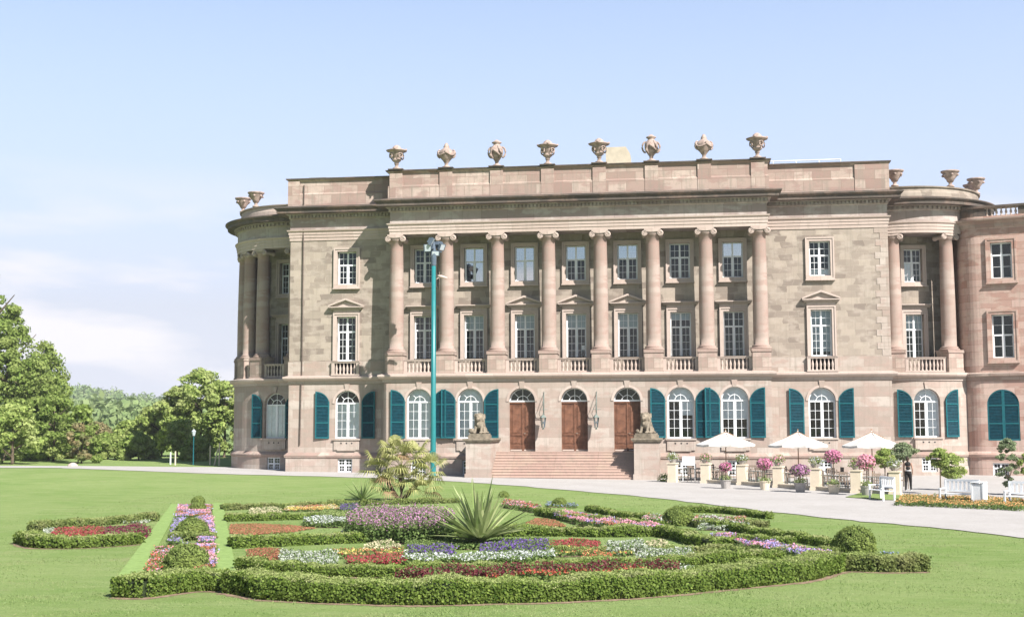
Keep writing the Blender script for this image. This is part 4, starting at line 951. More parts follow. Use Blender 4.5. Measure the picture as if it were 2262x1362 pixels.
FLOWERS=[('dark_red', [(1.13, -55.3), (2.8, -55.11), (4.59, -54.42), (5.97, -53.93), (6.9, -53.48), (6.85, -52.4), (5.91, -52.69), (4.47, -53.22), (2.59, -53.87), (1.28, -54.62)], 0.42, 'maroon', 260, 'long strip of dark maroon leaves between the two front hedges'),
('red_edge', [(3.08, -55.13), (4.61, -54.64), (5.97, -54.08), (6.44, -53.86), (5.95, -53.49), (3.01, -54.66)], 0.38, 'scarlet', 160, 'scatter of scarlet flowers along the front of the maroon strip'),
('silver_r', [(6.75, -52.96), (7.33, -52.89), (7.34, -52.01), (6.74, -52.07)], 0.2, 'silver', 200, 'small silver plant clump at the right end of the maroon strip'),
('crimson_l', [(-11.51, -45.58), (-10.65, -46.1), (-9.64, -45.85), (-10.99, -43.05), (-11.85, -42.6), (-12.36, -43.36)], 0.2, 'crimson', 230, 'crimson half of the oval bed at far left'),
('maroon_l', [(-9.48, -46.18), (-8.4, -45.77), (-9.63, -42.76), (-10.33, -42.28), (-10.82, -43.41)], 0.24, 'plum', 230, 'dark plum half of the oval bed at far left'),
('white_rim', [(-12.47, -44.55), (-12.08, -44.51), (-13.48, -41.22), (-11.13, -39.44), (-11.35, -38.85), (-13.86, -40.5)], 0.12, 'silver', 90, 'thin pale rim of the oval bed at far left'),
('violet_l1', [(-7.15, -47.18), (-6.82, -47.14), (-10.07, -38.88), (-10.45, -38.91)], 0.2, 'violet', 200, 'violet flowers left of the middle left topiary mound'),
('violet_l2', [(-6.29, -47.09), (-5.87, -47.04), (-9.47, -37.95), (-10.0, -38.0)], 0.2, 'violetpink', 220, 'violet and pink flowers right of the middle left topiary mound'),
('pink_l1', [(-4.64, -54.36), (-4.32, -54.33), (-6.36, -48.64), (-6.84, -48.7)], 0.18, 'pinkred', 170, 'pink and red flowers left of the largest left topiary mound'),
('pink_l2', [(-3.95, -53.36), (-3.43, -53.3), (-5.54, -47.82), (-6.41, -47.91)], 0.2, 'pinkviolet', 220, 'salmon and violet flowers right of the largest left topiary mound'),
('pink_l3', [(-11.04, -37.43), (-9.75, -37.31), (-12.11, -31.3), (-13.41, -31.42)], 0.18, 'pinkviolet', 150, 'small pink flowers around the two rearmost left topiary mounds'),
('salmon', [(-6.73, -43.48), (-5.93, -43.71), (-5.08, -42.82), (-4.76, -41.25), (-5.9, -40.27), (-7.29, -39.84), (-7.95, -40.1)], 0.05, 'salmon', 500, 'long flat salmon red bed with pointed right end on the left'),
('red_small', [(-5.11, -40.01), (-4.02, -39.9), (-4.74, -37.37), (-5.75, -37.89)], 0.12, 'brick', 300, 'small brick red patch beside the silver tuft left of the pink mound'),
('silver1', [(-5.17, -41.04), (-3.71, -40.9), (-4.36, -38.52), (-5.78, -39.08)], 0.3, 'white', 260, 'white silver tuft left of the big pink purple mound'),
('cream1', [(-9.0, -35.61), (-7.76, -35.49), (-8.79, -32.75), (-9.77, -32.84)], 0.16, 'cream', 200, 'pale cream mound in the rearmost row on the left'),
('orange1', [(-8.19, -34.02), (-6.24, -33.07), (-7.33, -29.88), (-8.84, -31.17)], 0.14, 'orangemix', 120, 'sparse orange blooms in the rearmost row on the left'),
('green1', [(-6.05, -36.71), (-4.83, -37.5), (-5.21, -35.21), (-6.42, -34.32)], 0.2, 'lime', 200, 'lime green ground cover left of the palm bed'),
('pinkbig', [(-2.45, -45.62), (-1.27, -46.16), (-0.2, -46.38), (0.56, -45.66), (-0.05, -42.29), (-0.92, -40.94), (-2.27, -40.2), (-3.34, -40.73), (-3.19, -43.18)], 0.75, 'mauve', 150, 'tall mauve pink flower mound with dark foliage in front of the palm'),
('purple_s', [(-5.76, -34.66), (-4.86, -35.58), (-5.82, -31.96), (-6.61, -31.45)], 0.28, 'purple', 220, 'deep purple flowers at the foot of the small yucca'),
('white_a', [(-2.06, -44.02), (-0.73, -43.56), (-1.08, -41.54), (-2.56, -42.05)], 0.24, 'white', 200, 'white daisy strip below the mauve mound'),
('green_a', [(-3.1, -43.77), (-2.15, -43.67), (-2.74, -41.32), (-3.58, -41.77)], 0.2, 'lime', 200, 'low green mound below the mauve mound at its left'),
('white_b', [(-3.09, -44.04), (-2.62, -44.0), (-2.99, -42.73), (-3.44, -42.77)], 0.16, 'white', 150, 'tiny white tuft at the end of the middle hedge'),
('brick2', [(-3.36, -51.34), (-2.56, -51.15), (-3.62, -48.05), (-4.42, -48.38)], 0.08, 'brick', 420, 'brick red square patch at the left end of the inner bed'),
('silver2', [(-1.96, -53.09), (-0.76, -52.96), (-1.47, -50.36), (-2.9, -50.29)], 0.3, 'silver', 230, 'wide silver grey plant patch left in the inner bed'),
('yellow2', [(-1.62, -50.14), (0.09, -49.73), (-0.25, -48.36), (-2.0, -48.79)], 0.18, 'yellowred', 170, 'yellow and orange blooms above the crimson block'),
('crimson2', [(-0.84, -51.59), (0.44, -51.25), (0.09, -49.69), (-1.23, -50.17)], 0.16, 'crimson', 330, 'crimson block in the inner bed left of the yucca'),
('beige2', [(-1.17, -49.01), (-0.24, -48.67), (-0.83, -47.2), (-1.38, -47.26)], 0.25, 'cream', 240, 'peach cream mound above the yellow blooms'),
('purple2', [(0.33, -50.17), (1.42, -50.27), (1.14, -48.43), (-0.08, -48.31)], 0.3, 'purple', 280, 'deep purple flowers left of the big yucca'),
('purple3', [(2.06, -49.76), (3.59, -48.9), (3.31, -46.37), (2.13, -46.77), (1.74, -48.12)], 0.3, 'purple', 230, 'deep purple flowers right of the big yucca'),
('yuccafoot', [(-0.28, -47.71), (3.54, -47.3), (3.4, -45.45), (2.39, -44.99), (-0.69, -45.88)], 0.16, 'bluegreen', 260, 'low dark green foliage round the foot of the big yucca'),
('white3', [(0.43, -51.21), (1.61, -51.29), (3.17, -50.91), (3.88, -49.99), (3.7, -48.65), (2.43, -49.6), (1.38, -50.04), (0.07, -49.51)], 0.24, 'white', 230, 'white flower band in front of the big yucca'),
('darkred3', [(3.5, -47.8), (4.76, -47.42), (4.62, -45.33), (3.28, -45.47)], 0.16, 'crimson', 260, 'crimson patch right of the purple flowers'),
('yellow3', [(3.68, -49.19), (5.74, -48.74), (5.62, -47.21), (3.68, -47.54)], 0.16, 'yellowred', 110, 'yellow and red low blooms right of the yucca'),
('silver3', [(5.05, -48.58), (6.02, -48.48), (5.89, -46.48), (4.97, -46.3)], 0.28, 'silver', 230, 'silver grey mound right of the crimson patch'),
('silver4', [(5.87, -50.35), (7.11, -50.21), (7.2, -48.43), (6.06, -48.08)], 0.26, 'silver', 200, 'silver white plants inside the slanting right hedge'),
('orange4', [(4.51, -49.65), (5.28, -49.57), (5.16, -48.5), (4.48, -48.58)], 0.14, 'scarlet', 120, 'few scarlet blooms in front of the low thin hedge'),
('lime4', [(5.98, -47.61), (6.62, -47.54), (6.47, -45.75), (5.98, -45.52)], 0.2, 'cream', 180, 'peach cream plants between the two silver patches'),
('salmon_r', [(1.76, -39.69), (3.16, -39.73), (2.54, -37.28), (1.82, -36.51)], 0.06, 'salmon', 420, 'salmon red triangle right of the big yucca'),
('s1', [(-0.3, -30.54), (1.48, -33.71), (1.76, -33.16), (0.21, -29.29), (-0.39, -29.02)], 0.3, 'pinkred', 170, 'pink flowers in the rearmost right strip, right of the yucca tips'),
('s2', [(2.39, -36.31), (3.93, -40.15), (5.31, -41.83), (6.27, -42.08), (6.32, -40.84), (5.45, -40.19), (4.39, -38.31), (2.92, -35.56)], 0.3, 'pinkviolet', 210, 'middle pink to violet flower strip leading to the right topiary mound'),
('s3', [(7.67, -44.19), (8.6, -47.14), (9.7, -49.16), (10.47, -50.14), (10.61, -49.17), (10.21, -48.3), (9.23, -46.29), (8.11, -43.99)], 0.3, 'violetpink', 230, 'outer right pink and violet flower strip leading to the rightmost topiary mound'),
('redwhite', [(7.23, -39.44), (8.79, -39.67), (9.02, -37.65), (7.31, -36.96)], 0.3, 'redwhite', 190, 'red and white flowers behind the middle right topiary mound'),
('redwhite2', [(5.6, -38.6), (6.64, -39.1), (6.63, -37.46), (5.62, -36.9)], 0.3, 'redwhite', 150, 'small red and white blooms left of the middle right topiary mound'),
('silver5', [(7.43, -40.66), (8.88, -40.87), (9.03, -39.03), (7.52, -38.99)], 0.2, 'silver', 170, 'silver plants right of the middle right topiary mound'),
('blue6', [(11.73, -48.75), (12.19, -48.92), (12.27, -48.03), (11.92, -47.84)], 0.16, 'bluegrey', 70, 'sparse blue grey sprigs behind the far right hedge tip'),
('blue7', [(1.43, -30.22), (2.73, -30.65), (2.44, -28.41), (1.26, -27.92)], 0.14, 'bluegrey', 60, 'sparse blue sprigs beside the small rear right mound'),
('orange_bed', [(15.24, -28.23), (16.87, -29.27), (19.45, -31.26), (20.8, -25.86), (19.04, -24.67), (16.45, -23.47)], 0.32, 'orange', 90, 'long orange marigold bed behind the white benches')]
BALLS=[(11.38, -46.7, 0.58, 'rightmost round topiary mound beside the yellowish hedge tip'), (6.77, -38.58, 0.56, 'round topiary mound in the middle right, at the end of the middle pink strip'), (1.94, -29.65, 0.33, 'small round topiary mound at the back, right of the yucca'), (-1.26, -23.33, 0.25, 'tiny topiary mound at the back just behind the yucca tips'), (-13.45, -29.3, 0.32, 'rearmost of the four topiary mounds in the left column'), (-11.57, -34.06, 0.38, 'second smallest topiary mound in the left column, just before the rearmost'), (-7.49, -44.68, 0.56, 'second largest topiary mound in the left column'), (-4.33, -52.79, 0.58, 'largest topiary mound, nearest the front left hedge')]
LAWN_EDGE=[(-47.21, 1.88), (-39.54, 0.4), (-36.01, 0.58), (-32.44, -0.71), (-27.06, -2.84), (-21.27, -5.28), (-15.09, -6.58), (-9.14, -8.27), (-6.13, -10.05), (-3.14, -12.68), (0.98, -17.18), (4.58, -21.93), (7.63, -27.35), (10.11, -32.04), (12.2, -35.5), (14.06, -38.08), (15.45, -40.22), (16.65, -42.42), (17.91, -44.74)]
GRASS_STRIP=[(14.02, -22.56), (15.3, -24.15), (17.52, -25.85), (20.06, -28.78), (21.89, -30.43), (22.86, -27.14), (21.03, -24.92), (18.14, -22.56), (16.42, -20.56), (15.09, -19.14)]
STRIPS=[[(-14.26, -30.22), (-13.88, -30.18), (-4.92, -53.73), (-5.33, -54.12)], [(-12.89, -29.19), (-12.43, -29.15), (-2.92, -53.33), (-3.31, -53.55)]]
TURFLINE=[(-8.46, -48.08), (-8.08, -48.29), (-5.03, -56.25), (-5.4, -56.29)]
PILLARS=[(6.21, -8.11), (8.05, -9.08), (9.96, -11.05), (11.69, -13.85), (13.33, -16.42), (14.99, -18.76), (16.54, -20.17)]
POTS=[(8.96, -14.99), (10.86, -16.18), (12.42, -18.17), (13.83, -19.64), (15.15, -21.03)]
BENCH=[(15.29, -24.48), (18.09, -27.29), (19.79, -29.08)]
BIN=[(18.5, -27.82)]
TREES=[(16.48, -17.43), (18.6, -19.62), (20.04, -19.51), (21.63, -20.12)]
PERSON=[(17.74, -16.49)]
YUCCA=[(1.47, -46.5), (-6.28, -29.5), (-4.89, -28.47)]
PALM=[(-5.17, -27.24)]
MISC=[(-39.77, 3.18), (-35.79, 2.49), (-27.86, 5.53), (19.64, -12.3)]
# ------------------------------------------------------------------ ground, gravel, hill
def groundmat():
    m, n, b, o = newmat('lawn grass')
    f1, f2, f3 = noise(n, .16, 5, .6), noise(n, .9, 7, .7, sc=(.6, 1.6, 1)), noise(n, 9, 5, .75)
    c = mixc(n, ramp(n, f1, .38, .62), (.205, .305, .078), (.295, .370, .130))
    c = mixc(n, ramp(n, f2, .42, .66, 0, .8), c, (.36, .41, .175))
    c = mixc(n, ramp(n, f3, .3, .7, 0, .5), c, (.15, .235, .07))
    f4 = noise(n, .5, 7, .72); c = mixc(n, ramp(n, f4, .58, .72, 0, .6), c, (.37, .33, .19))
    f5 = noise(n, 3.1, 4, .6, sc=(.5, 1.2, 1)); c = mixc(n, ramp(n, f5, .56, .70, 0, .4), c, (.10, .235, .055))
    c = mixc(n, ramp(n, noise(n, 34, 3, .8), .38, .68, 0, .42), c, (.12, .19, .05)); c = mixc(n, ramp(n, noise(n, 47, 3, .8), .52, .72, 0, .5), c, (.42, .46, .24))
    n.links.new(c, b.inputs['Base Color']); b.inputs['Roughness'].default_value = .95; b.inputs['Specular IOR Level'].default_value = .05
    bump(n, b, noise(n, 22, 5, .7), .8, .06); return m
M['lawn'] = groundmat()
def gravelmat():
    m, n, b, o = newmat('pale gravel')
    c = mixc(n, ramp(n, noise(n, .35, 5), .4, .65), (.50, .475, .455), (.45, .425, .405))
    c = mixc(n, ramp(n, noise(n, 2.2, 7, .75), .42, .7, 0, .45), c, (.40, .375, .345))
    c = mixc(n, ramp(n, noise(n, 1.1, 5, .6, sc=(1, .35, 1)), .55, .7, 0, .35), c, (.56, .54, .52)); c = mixc(n, ramp(n, noise(n, 16, 6, .9), .42, .66, 0, .6), c, (.33, .30, .27))
    n.links.new(c, b.inputs['Base Color']); b.inputs['Roughness'].default_value = .95; b.inputs['Specular IOR Level'].default_value = .05
    bump(n, b, noise(n, 40, 4, .8), .4, .03); return m
M['gravel'] = gravelmat()
M['soil'] = plain('bare dry soil', (.30, .215, .15), .95, var=.35, scale=6, bs=.5, spec=.05)
def stair_coords(lo, hi, near_lo, near_hi, st):
    a = list(np.arange(near_lo, near_hi + st, st)); x, s = near_hi + st, st * 2
    while x < hi: a.append(x); x += s; s *= 1.5
    a.append(hi); x, s = near_lo, st * 2; b = []
    while x - s > lo: x -= s; b.append(x); s *= 1.5
    b.append(lo); return b[::-1] + a
def grid_mesh(xs, ys, fz, name, mat, kind):
    vs = [(x, y, fz(x, y)) for y in ys for x in xs]; w_ = len(xs)
    me = bpy.data.meshes.new(name); me.from_pydata(vs, [], [(j * w_ + i, j * w_ + i + 1, (j + 1) * w_ + i + 1, (j + 1) * w_ + i) for j in range(len(ys) - 1) for i in range(w_ - 1)])
    me.materials.append(mat); return tag(link(name, me), kind=kind)
LAWN_EDGE = LAWN_EDGE + [(22.5, -56)]
grid_mesh(stair_coords(-3500, 3500, -56, 46, 1.5), stair_coords(-600, 4000, -90, 30, 1.5), gz, 'lawn', M['lawn'], 'structure')
def catmull(P, n=8):
    P = [np.array(p, float) for p in P]; Q = [2 * P[0] - P[1]] + P + [2 * P[-1] - P[-2]]; out = []
    for i in range(1, len(Q) - 2):
        for k in range(n):
            t = k / n; a, b, c, d = Q[i - 1], Q[i], Q[i + 1], Q[i + 2]
            out.append(.5 * ((2 * b) + (-a + c) * t + (2 * a - 5 * b + 4 * c - d) * t * t + (-a + 3 * b - 3 * c + d) * t ** 3))
    out.append(P[-1]); return np.array(out)
FAR = [(-60, 9), (-49, 5.2), (-42, 4.6), (-36, 4.6), (-30, 5.2), (-24, 6), (-17, 6), (-12, 5), (-9, 4), (-5, 3), (0, 3), (5, 3), (9, 3), (13, 3), (17, 3), (21, 3), (26, 6), (34, 4), (48, -4), (60, -30)]
ea = catmull(LAWN_EDGE, 5); fa = catmull(FAR, 5)
def strip_sheet(A, B, n, dz, name, mat, jit=0):
    vs = []
    if jit: q = np.arange(len(A)); A = A + np.stack([.10 * np.sin(q * 1.9) + .07 * np.sin(q * 4.7), .10 * np.cos(q * 2.3) + .06 * np.sin(q * 5.9)], 1) + rng.normal(0, jit, A.shape)
    for a, b in zip(A, B):
        for k in range(n + 1):
            t = k / n; x, y = a * (1 - t) + b * t; vs.append((x, y, gz(x, y) + dz))
    fs = [(i * (n + 1) + k, (i + 1) * (n + 1) + k, (i + 1) * (n + 1) + k + 1, i * (n + 1) + k + 1) for i in range(len(A) - 1) for k in range(n)]
    me = bpy.data.meshes.new(name); me.from_pydata(vs, [], fs); me.materials.append(mat); return tag(link(name, me), kind='structure')
strip_sheet(ea, fa, 26, .022, 'gravel_path', M['gravel'], .035)
def poly_sheet(P, dz, name, mat, kind='structure', th=0):
    me = bpy.data.meshes.new(name); n = len(P)
    vs = [(x, y, gz(x, y) + dz) for x, y in P]; fs = [tuple(range(n))]
    if th:
        vs += [(x, y, gz(x, y) + dz - th) for x, y in P]; fs += [(i, (i + 1) % n, n + (i + 1) % n, n + i) for i in range(n)]
    me.from_pydata(vs, [], fs); me.materials.append(mat); return tag(link(name, me), kind=kind)
poly_sheet(GRASS_STRIP, .05, 'grass_verge', M['lawn'], th=.1)
M['turf'] = plain('mown turf strip', (.255, .36, .12), .95, var=.16, scale=7, bs=.5, spec=.05)
for S in STRIPS: poly_sheet(S, .045, 'turf_strip', M['turf'], th=.06)
# hill and the wood on it
def hz(x, y):
    t = sst(140, 620, y) - .35 * sst(700, 1600, y); s = 9 + 15 * sst(-250, -420, x) + 6 * sst(-420, -900, x); return -1.2 * sst(60, 140, y) + t * s
grid_mesh(list(np.arange(-1300, 300, 40.)), list(np.arange(90, 1700, 40.)), lambda x, y: hz(x, y) + .4, 'hill', plain('forest floor', (.045, .075, .03), .95, scale=.05), 'structure')

# ------------------------------------------------------------------ leaf materials
G = {}
G['hedge'] = leafmat('box hedge leaves', (.055, .105, .016), (.25, .33, .07), (.17, .235, .05), trans=.35, spec=.1)
G['hedge2'] = leafmat('paler box hedge leaves', (.08, .125, .03), (.27, .32, .10), (.24, .25, .10), trans=.35, spec=.1)  # paler, yellower leaf green of a few hedges
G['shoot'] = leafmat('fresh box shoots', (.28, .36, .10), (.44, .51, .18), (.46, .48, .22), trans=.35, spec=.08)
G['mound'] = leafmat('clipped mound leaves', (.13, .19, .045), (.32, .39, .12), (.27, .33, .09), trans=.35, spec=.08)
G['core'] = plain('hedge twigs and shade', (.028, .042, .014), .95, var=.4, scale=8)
G['tree'] = leafmat('tree leaves', (.15, .235, .045), (.36, .45, .13), (.38, .44, .15), trans=.45, patch=.35, spec=.1)
G['treelight'] = leafmat('light tree leaves', (.24, .34, .08), (.50, .58, .19), (.52, .56, .25), trans=.45, patch=.4, spec=.1)
G['treepale'] = leafmat('pale grey green leaves', (.19, .25, .13), (.38, .44, .26), (.3, .36, .17), trans=.45, patch=.5, spec=.1)
G['rust'] = leafmat('rusty shrub leaves', (.20, .19, .08), (.36, .27, .14), (.22, .26, .10), trans=.35)
G['wood'] = leafmat('far wood leaves', (.13, .205, .08), (.28, .37, .15), (.31, .37, .17), trans=.3, patch=.03, spec=.05)
G['lime'] = leafmat('lime ground cover', (.17, .24, .07), (.31, .37, .13), trans=.35)
G['foliage'] = leafmat('bedding plant leaves', (.09, .15, .04), (.22, .30, .10), trans=.35, spec=.1)
G['palm'] = leafmat('palm fans', (.26, .28, .08), (.50, .48, .21), trans=.3, spec=.3)
G['palmdry'] = leafmat('dry palm fans', (.28, .17, .09), (.42, .30, .17), trans=.2)
G['yucca'] = leafmat('yucca blades', (.20, .29, .08), (.46, .50, .24), trans=.25, spec=.35)
G['yuccad'] = leafmat('dark yucca blades', (.11, .19, .05), (.28, .35, .13), trans=.25, spec=.35)
G['blade'] = leafmat('grass blades', (.17, .27, .07), (.33, .42, .16), (.38, .40, .19), trans=.4, patch=.8)
M['bark'] = plain('bark', (.14, .105, .075), .9, var=.35, scale=6, bs=.6)
FC = dict(maroon=[(.13, .025, .035), (.22, .05, .06)], scarlet=[(.58, .09, .06), (.70, .20, .13)], crimson=[(.33, .045, .055), (.50, .10, .11)], plum=[(.16, .02, .06), (.28, .04, .09)],
          silver=[(.42, .46, .38), (.62, .64, .55)], white=[(.58, .60, .58), (.76, .77, .76)], violet=[(.38, .30, .62), (.48, .40, .70)], pink=[(.78, .30, .40), (.82, .46, .54)],
          salmon=[(.46, .17, .10), (.55, .24, .15)], brick=[(.38, .12, .08), (.48, .18, .12)], cream=[(.62, .55, .34), (.74, .66, .44)], orange=[(.70, .34, .12), (.78, .48, .22)], yellow=[(.80, .60, .12), (.85, .68, .25)],
          purple=[(.13, .07, .32), (.23, .12, .42)], mauve=[(.42, .18, .34), (.60, .34, .50)], bluegrey=[(.25, .30, .50), (.38, .42, .58)], lime=[(.25, .32, .10), (.36, .42, .16)], hotpink=[(.66, .20, .36), (.76, .36, .50)])
FM = {k: leafmat('flower ' + k, v[0], v[1], trans=.3) for k, v in FC.items()}
MIX = dict(violetpink=['violet', 'pink', 'violet', 'pink'], pinkred=['pink', 'scarlet', 'pink', 'violet'], pinkviolet=['pink', 'pink', 'violet', 'salmon'], orangemix=['orange', 'yellow', 'cream', 'salmon'],
           yellowred=['yellow', 'orange', 'crimson', 'yellow'], redwhite=['scarlet', 'white', 'pink', 'white'])

# ------------------------------------------------------------------ hedges and mounds
HG = []
def hedge(nm, pts, h, w_, label):
    C = catmull(pts, 8); d = np.gradient(C, axis=0); d = d / np.linalg.norm(d, axis=1, keepdims=True); nrm = np.stack([-d[:, 1], d[:, 0]], 1)
    C = C + nrm * w_ / 2; seg = np.linalg.norm(np.diff(C, axis=0), axis=1); L = seg.sum(); cum = np.r_[0, np.cumsum(seg)]
    near = pts[len(pts) // 2][1] < -50; ls = .025 if near else .031; dens = 2500 if near else 1350
    per = 2 * h + w_; N = int(L * per * dens); s = rng.uniform(0, L, N); u = rng.uniform(0, per, N)
    bx = np.interp(s, cum, C[:, 0]); by = np.interp(s, cum, C[:, 1]); nx = np.interp(s, cum, nrm[:, 0]); ny = np.interp(s, cum, nrm[:, 1])
    wob = .03 * np.sin(s * 2.1 + h * 9) + .022 * np.sin(s * 5.3 + 1) + .018 * np.sin(s * 11 + 5 * u) + rng.normal(0, .018, N); hh = h + .03 * np.sin(s * 1.7) + .025 * np.sin(s * 4.4) + .015 * np.sin(s * 13)
    off = np.where(u < h, -w_ / 2, np.where(u > h + w_, w_ / 2, u - h - w_ / 2)); z = np.where(u < h, u / h * hh, np.where(u > h + w_, (per - u) / h * hh, hh))
    on = np.where(u < h, -1., np.where(u > h + w_, 1., 0.)); top = on == 0
    edge = np.clip((np.abs(off) - (w_ / 2 - .07)) / .07, 0, 1) * np.clip((z - (hh - .07)) / .07, 0, 1)
    off = off + on * wob * (z > .03) + on * -.04 * edge; z = z + np.where(top, wob * .6 - .035 * edge, rng.normal(0, .015, N))
    z = np.maximum(z, .01)
    # pinch the base
    off = np.where(~top & (z < .12), off * (1 - .10 * (.12 - z) / .12), off)
    P = np.stack([bx + nx * off, by + ny * off, z + np.array([gz(a, b) for a, b in zip(bx, by)])], 1)
    Nn = np.stack([nx * on, ny * on, np.where(top, 1., .25)], 1)
    # ends
    for k, sg in ((0, -1), (-1, 1)):
        n2 = int(w_ * h * dens); o2 = rng.uniform(-w_ / 2, w_ / 2, n2); z2 = rng.uniform(0, h, n2); dd = d[k] * sg; q = .02 + rng.normal(0, .02, n2)
        P = np.r_[P, np.stack([C[k, 0] + nrm[k, 0] * o2 + dd[0] * q, C[k, 1] + nrm[k, 1] * o2 + dd[1] * q, z2 + gz(*C[k])], 1)]; Nn = np.r_[Nn, np.tile([dd[0], dd[1], .25], (n2, 1))]
    # stray shoots above the clipped top
    k = rng.choice(N, N // 18); P = np.r_[P, P[k] + np.stack([rng.normal(0, .02, len(k)), rng.normal(0, .02, len(k)), rng.uniform(-.02, .06, len(k))], 1)]; Nn = np.r_[Nn, Nn[k]]
    sp = np.where(Nn[:, 2:3] > .9, .35, .85); Q = leaves(P, Nn, ls, .75, sp)
    # dark core
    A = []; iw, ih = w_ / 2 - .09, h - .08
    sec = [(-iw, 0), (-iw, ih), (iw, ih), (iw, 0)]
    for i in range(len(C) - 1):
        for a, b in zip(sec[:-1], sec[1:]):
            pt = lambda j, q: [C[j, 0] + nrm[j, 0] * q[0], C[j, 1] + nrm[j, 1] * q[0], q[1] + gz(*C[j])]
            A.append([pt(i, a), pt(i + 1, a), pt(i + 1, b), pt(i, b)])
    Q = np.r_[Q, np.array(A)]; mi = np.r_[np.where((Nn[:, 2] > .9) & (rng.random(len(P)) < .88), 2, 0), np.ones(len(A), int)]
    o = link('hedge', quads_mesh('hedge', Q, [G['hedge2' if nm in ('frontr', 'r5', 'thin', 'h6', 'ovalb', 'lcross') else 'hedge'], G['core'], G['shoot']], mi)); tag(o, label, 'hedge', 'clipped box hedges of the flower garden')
    HG.append((C, nrm, w_))
for e in HEDGES: hedge(*e)
for C, nrm, w_ in HG[:4] + [HG[14]]:
    n = len(C); a = C - nrm * (w_ / 2 + .10 + .10 * rng.random((n, 1))); b = C + nrm * (w_ / 2 - .1)
    strip_sheet(a, b, 2, .006, 'bare_soil', M['soil'])
def dome(r, h, N, ls):
    t = rng.uniform(0, 2 * math.pi, N); c = rng.uniform(-.25, 1, N); s = np.sqrt(1 - c * c)
    D = np.stack([np.cos(t) * s, np.sin(t) * s, c], 1); rr = 1 + .05 * np.sin(t * 3 + c * 4 + r * 9) + .04 * np.sin(t * 7 + c * 9) + rng.normal(0, .045, N)
    P = D * rr[:, None] * np.array([r, r, h * .8]); P[:, 2] += h * .22; P = P[P[:, 2] > .01]; D = D[:len(P)]
    return P
for x, y, r, lb in BALLS:
    r *= .86 if x < -4 else .92
    h = r * 1.12; P = dome(r, h, int(r * r * 6 * 2600) + 900, .03); Nn = unit(P - np.array([0, 0, h * .2])); Q = leaves(P, Nn, .026 if r > .4 else .024, .7)
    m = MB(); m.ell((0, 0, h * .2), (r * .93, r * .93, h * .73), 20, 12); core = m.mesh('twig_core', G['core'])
    o = link('topiary_mound', quads_mesh('topiary_mound', Q, [G['mound']]), None, (x, y, gz(x, y))); tag(o, lb, 'topiary', 'round clipped topiary mounds')
    link('twig_core', core, o)

# ------------------------------------------------------------------ flowers
def inpoly(P, X):
    x, y = X[:, 0], X[:, 1]; r = np.zeros(len(X), bool); n = len(P)
    for i in range(n):
        (x1, y1), (x2, y2) = P[i], P[(i + 1) % n]
        c = ((y1 > y) != (y2 > y)); xi = (x2 - x1) * (y - y1) / ((y2 - y1) or 1e-9) + x1; r ^= c & (x < xi)
    return r
def flowers(nm, P, h, col, dens, label):
    A = np.array(P); lo, hi = A.min(0), A.max(0); n = int(np.prod(hi - lo) * dens * 1.35); n = min(n, 26000); X = rng.uniform(lo, hi, (n, 2)); X = X[inpoly(P, X)]; n = len(X)
    Z = np.array([gz(a, b) for a, b in X]); keys = MIX.get(col, ['lime' if col == 'bluegreen' else col]); big = h > .5
    clump = .82 + .18 * np.sin(X[:, 0] * 5.1) * np.sin(X[:, 1] * 3.3 + 1) + rng.normal(0, .07, n); H = h * clump * (.85 if h < .5 else 1)
    cl = (np.sin(X[:, 0] * 2.3 + 3 * np.sin(X[:, 1] * 1.1)) + np.sin(X[:, 1] * 1.9 + X[:, 0])) + rng.normal(0, .45, n); ki = np.clip(((cl + 2) / 4 * len(keys)).astype(int), 0, len(keys) - 1)
    Qs = []; ms = []
    nl = 7 if big else 3 if h > .1 else 1
    for k in range(nl):
        zz = H * rng.uniform(.1, .9 if not big else .85, n); P3 = np.stack([X[:, 0] + rng.normal(0, .03, n), X[:, 1] + rng.normal(0, .03, n), Z + zz], 1)
        Qs.append(leaves(P3, np.tile([0, -.5, .8], (n, 1)), .042 if h > .1 else .03, .8)); 
        same = col in ('maroon', 'plum', 'silver', 'lime', 'cream', 'salmon', 'brick', 'crimson')
        ms.append(np.where(rng.random(n) < .75, 1, 0) if same else np.zeros(n, int))
    nf = 5 if big else 3
    for k in range(nf):
        zz = H * (rng.uniform(.88, 1.08, n) if not big else rng.uniform(.72, 1.08, n)); P3 = np.stack([X[:, 0] + rng.normal(0, .035, n), X[:, 1] + rng.normal(0, .035, n), Z + zz], 1)
        Qs.append(leaves(P3, np.tile([0.1, -.35, .8], (n, 1)), .028 if h > .1 else .026, .95)); ms.append(np.where(rng.random(n) < (.12 if col == 'bluegreen' else .5 if col in ('white','silver','purple','mauve','cream','redwhite','yellowred','pinkred') else .85 if col in MIX else .62), 1 + ki, 0))
    mats = [G['foliage']] + [FM[k] for k in keys]
    o = link('flower_bed', quads_mesh('flower_bed', np.concatenate(Qs), mats, np.concatenate(ms))); tag(o, label, 'flowers', 'flower patches of the garden bed', 'stuff')
    cx = A.mean(0); a2 = (A - cx) * .97 + cx
    poly_sheet([tuple(q) for q in a2], .012, 'bed_soil', M['soil'] if col not in ('salmon', 'brick') else plain('reddish bed ground', (.40, .16, .09), .95, var=.3, scale=9))
for f in FLOWERS: flowers(*f)

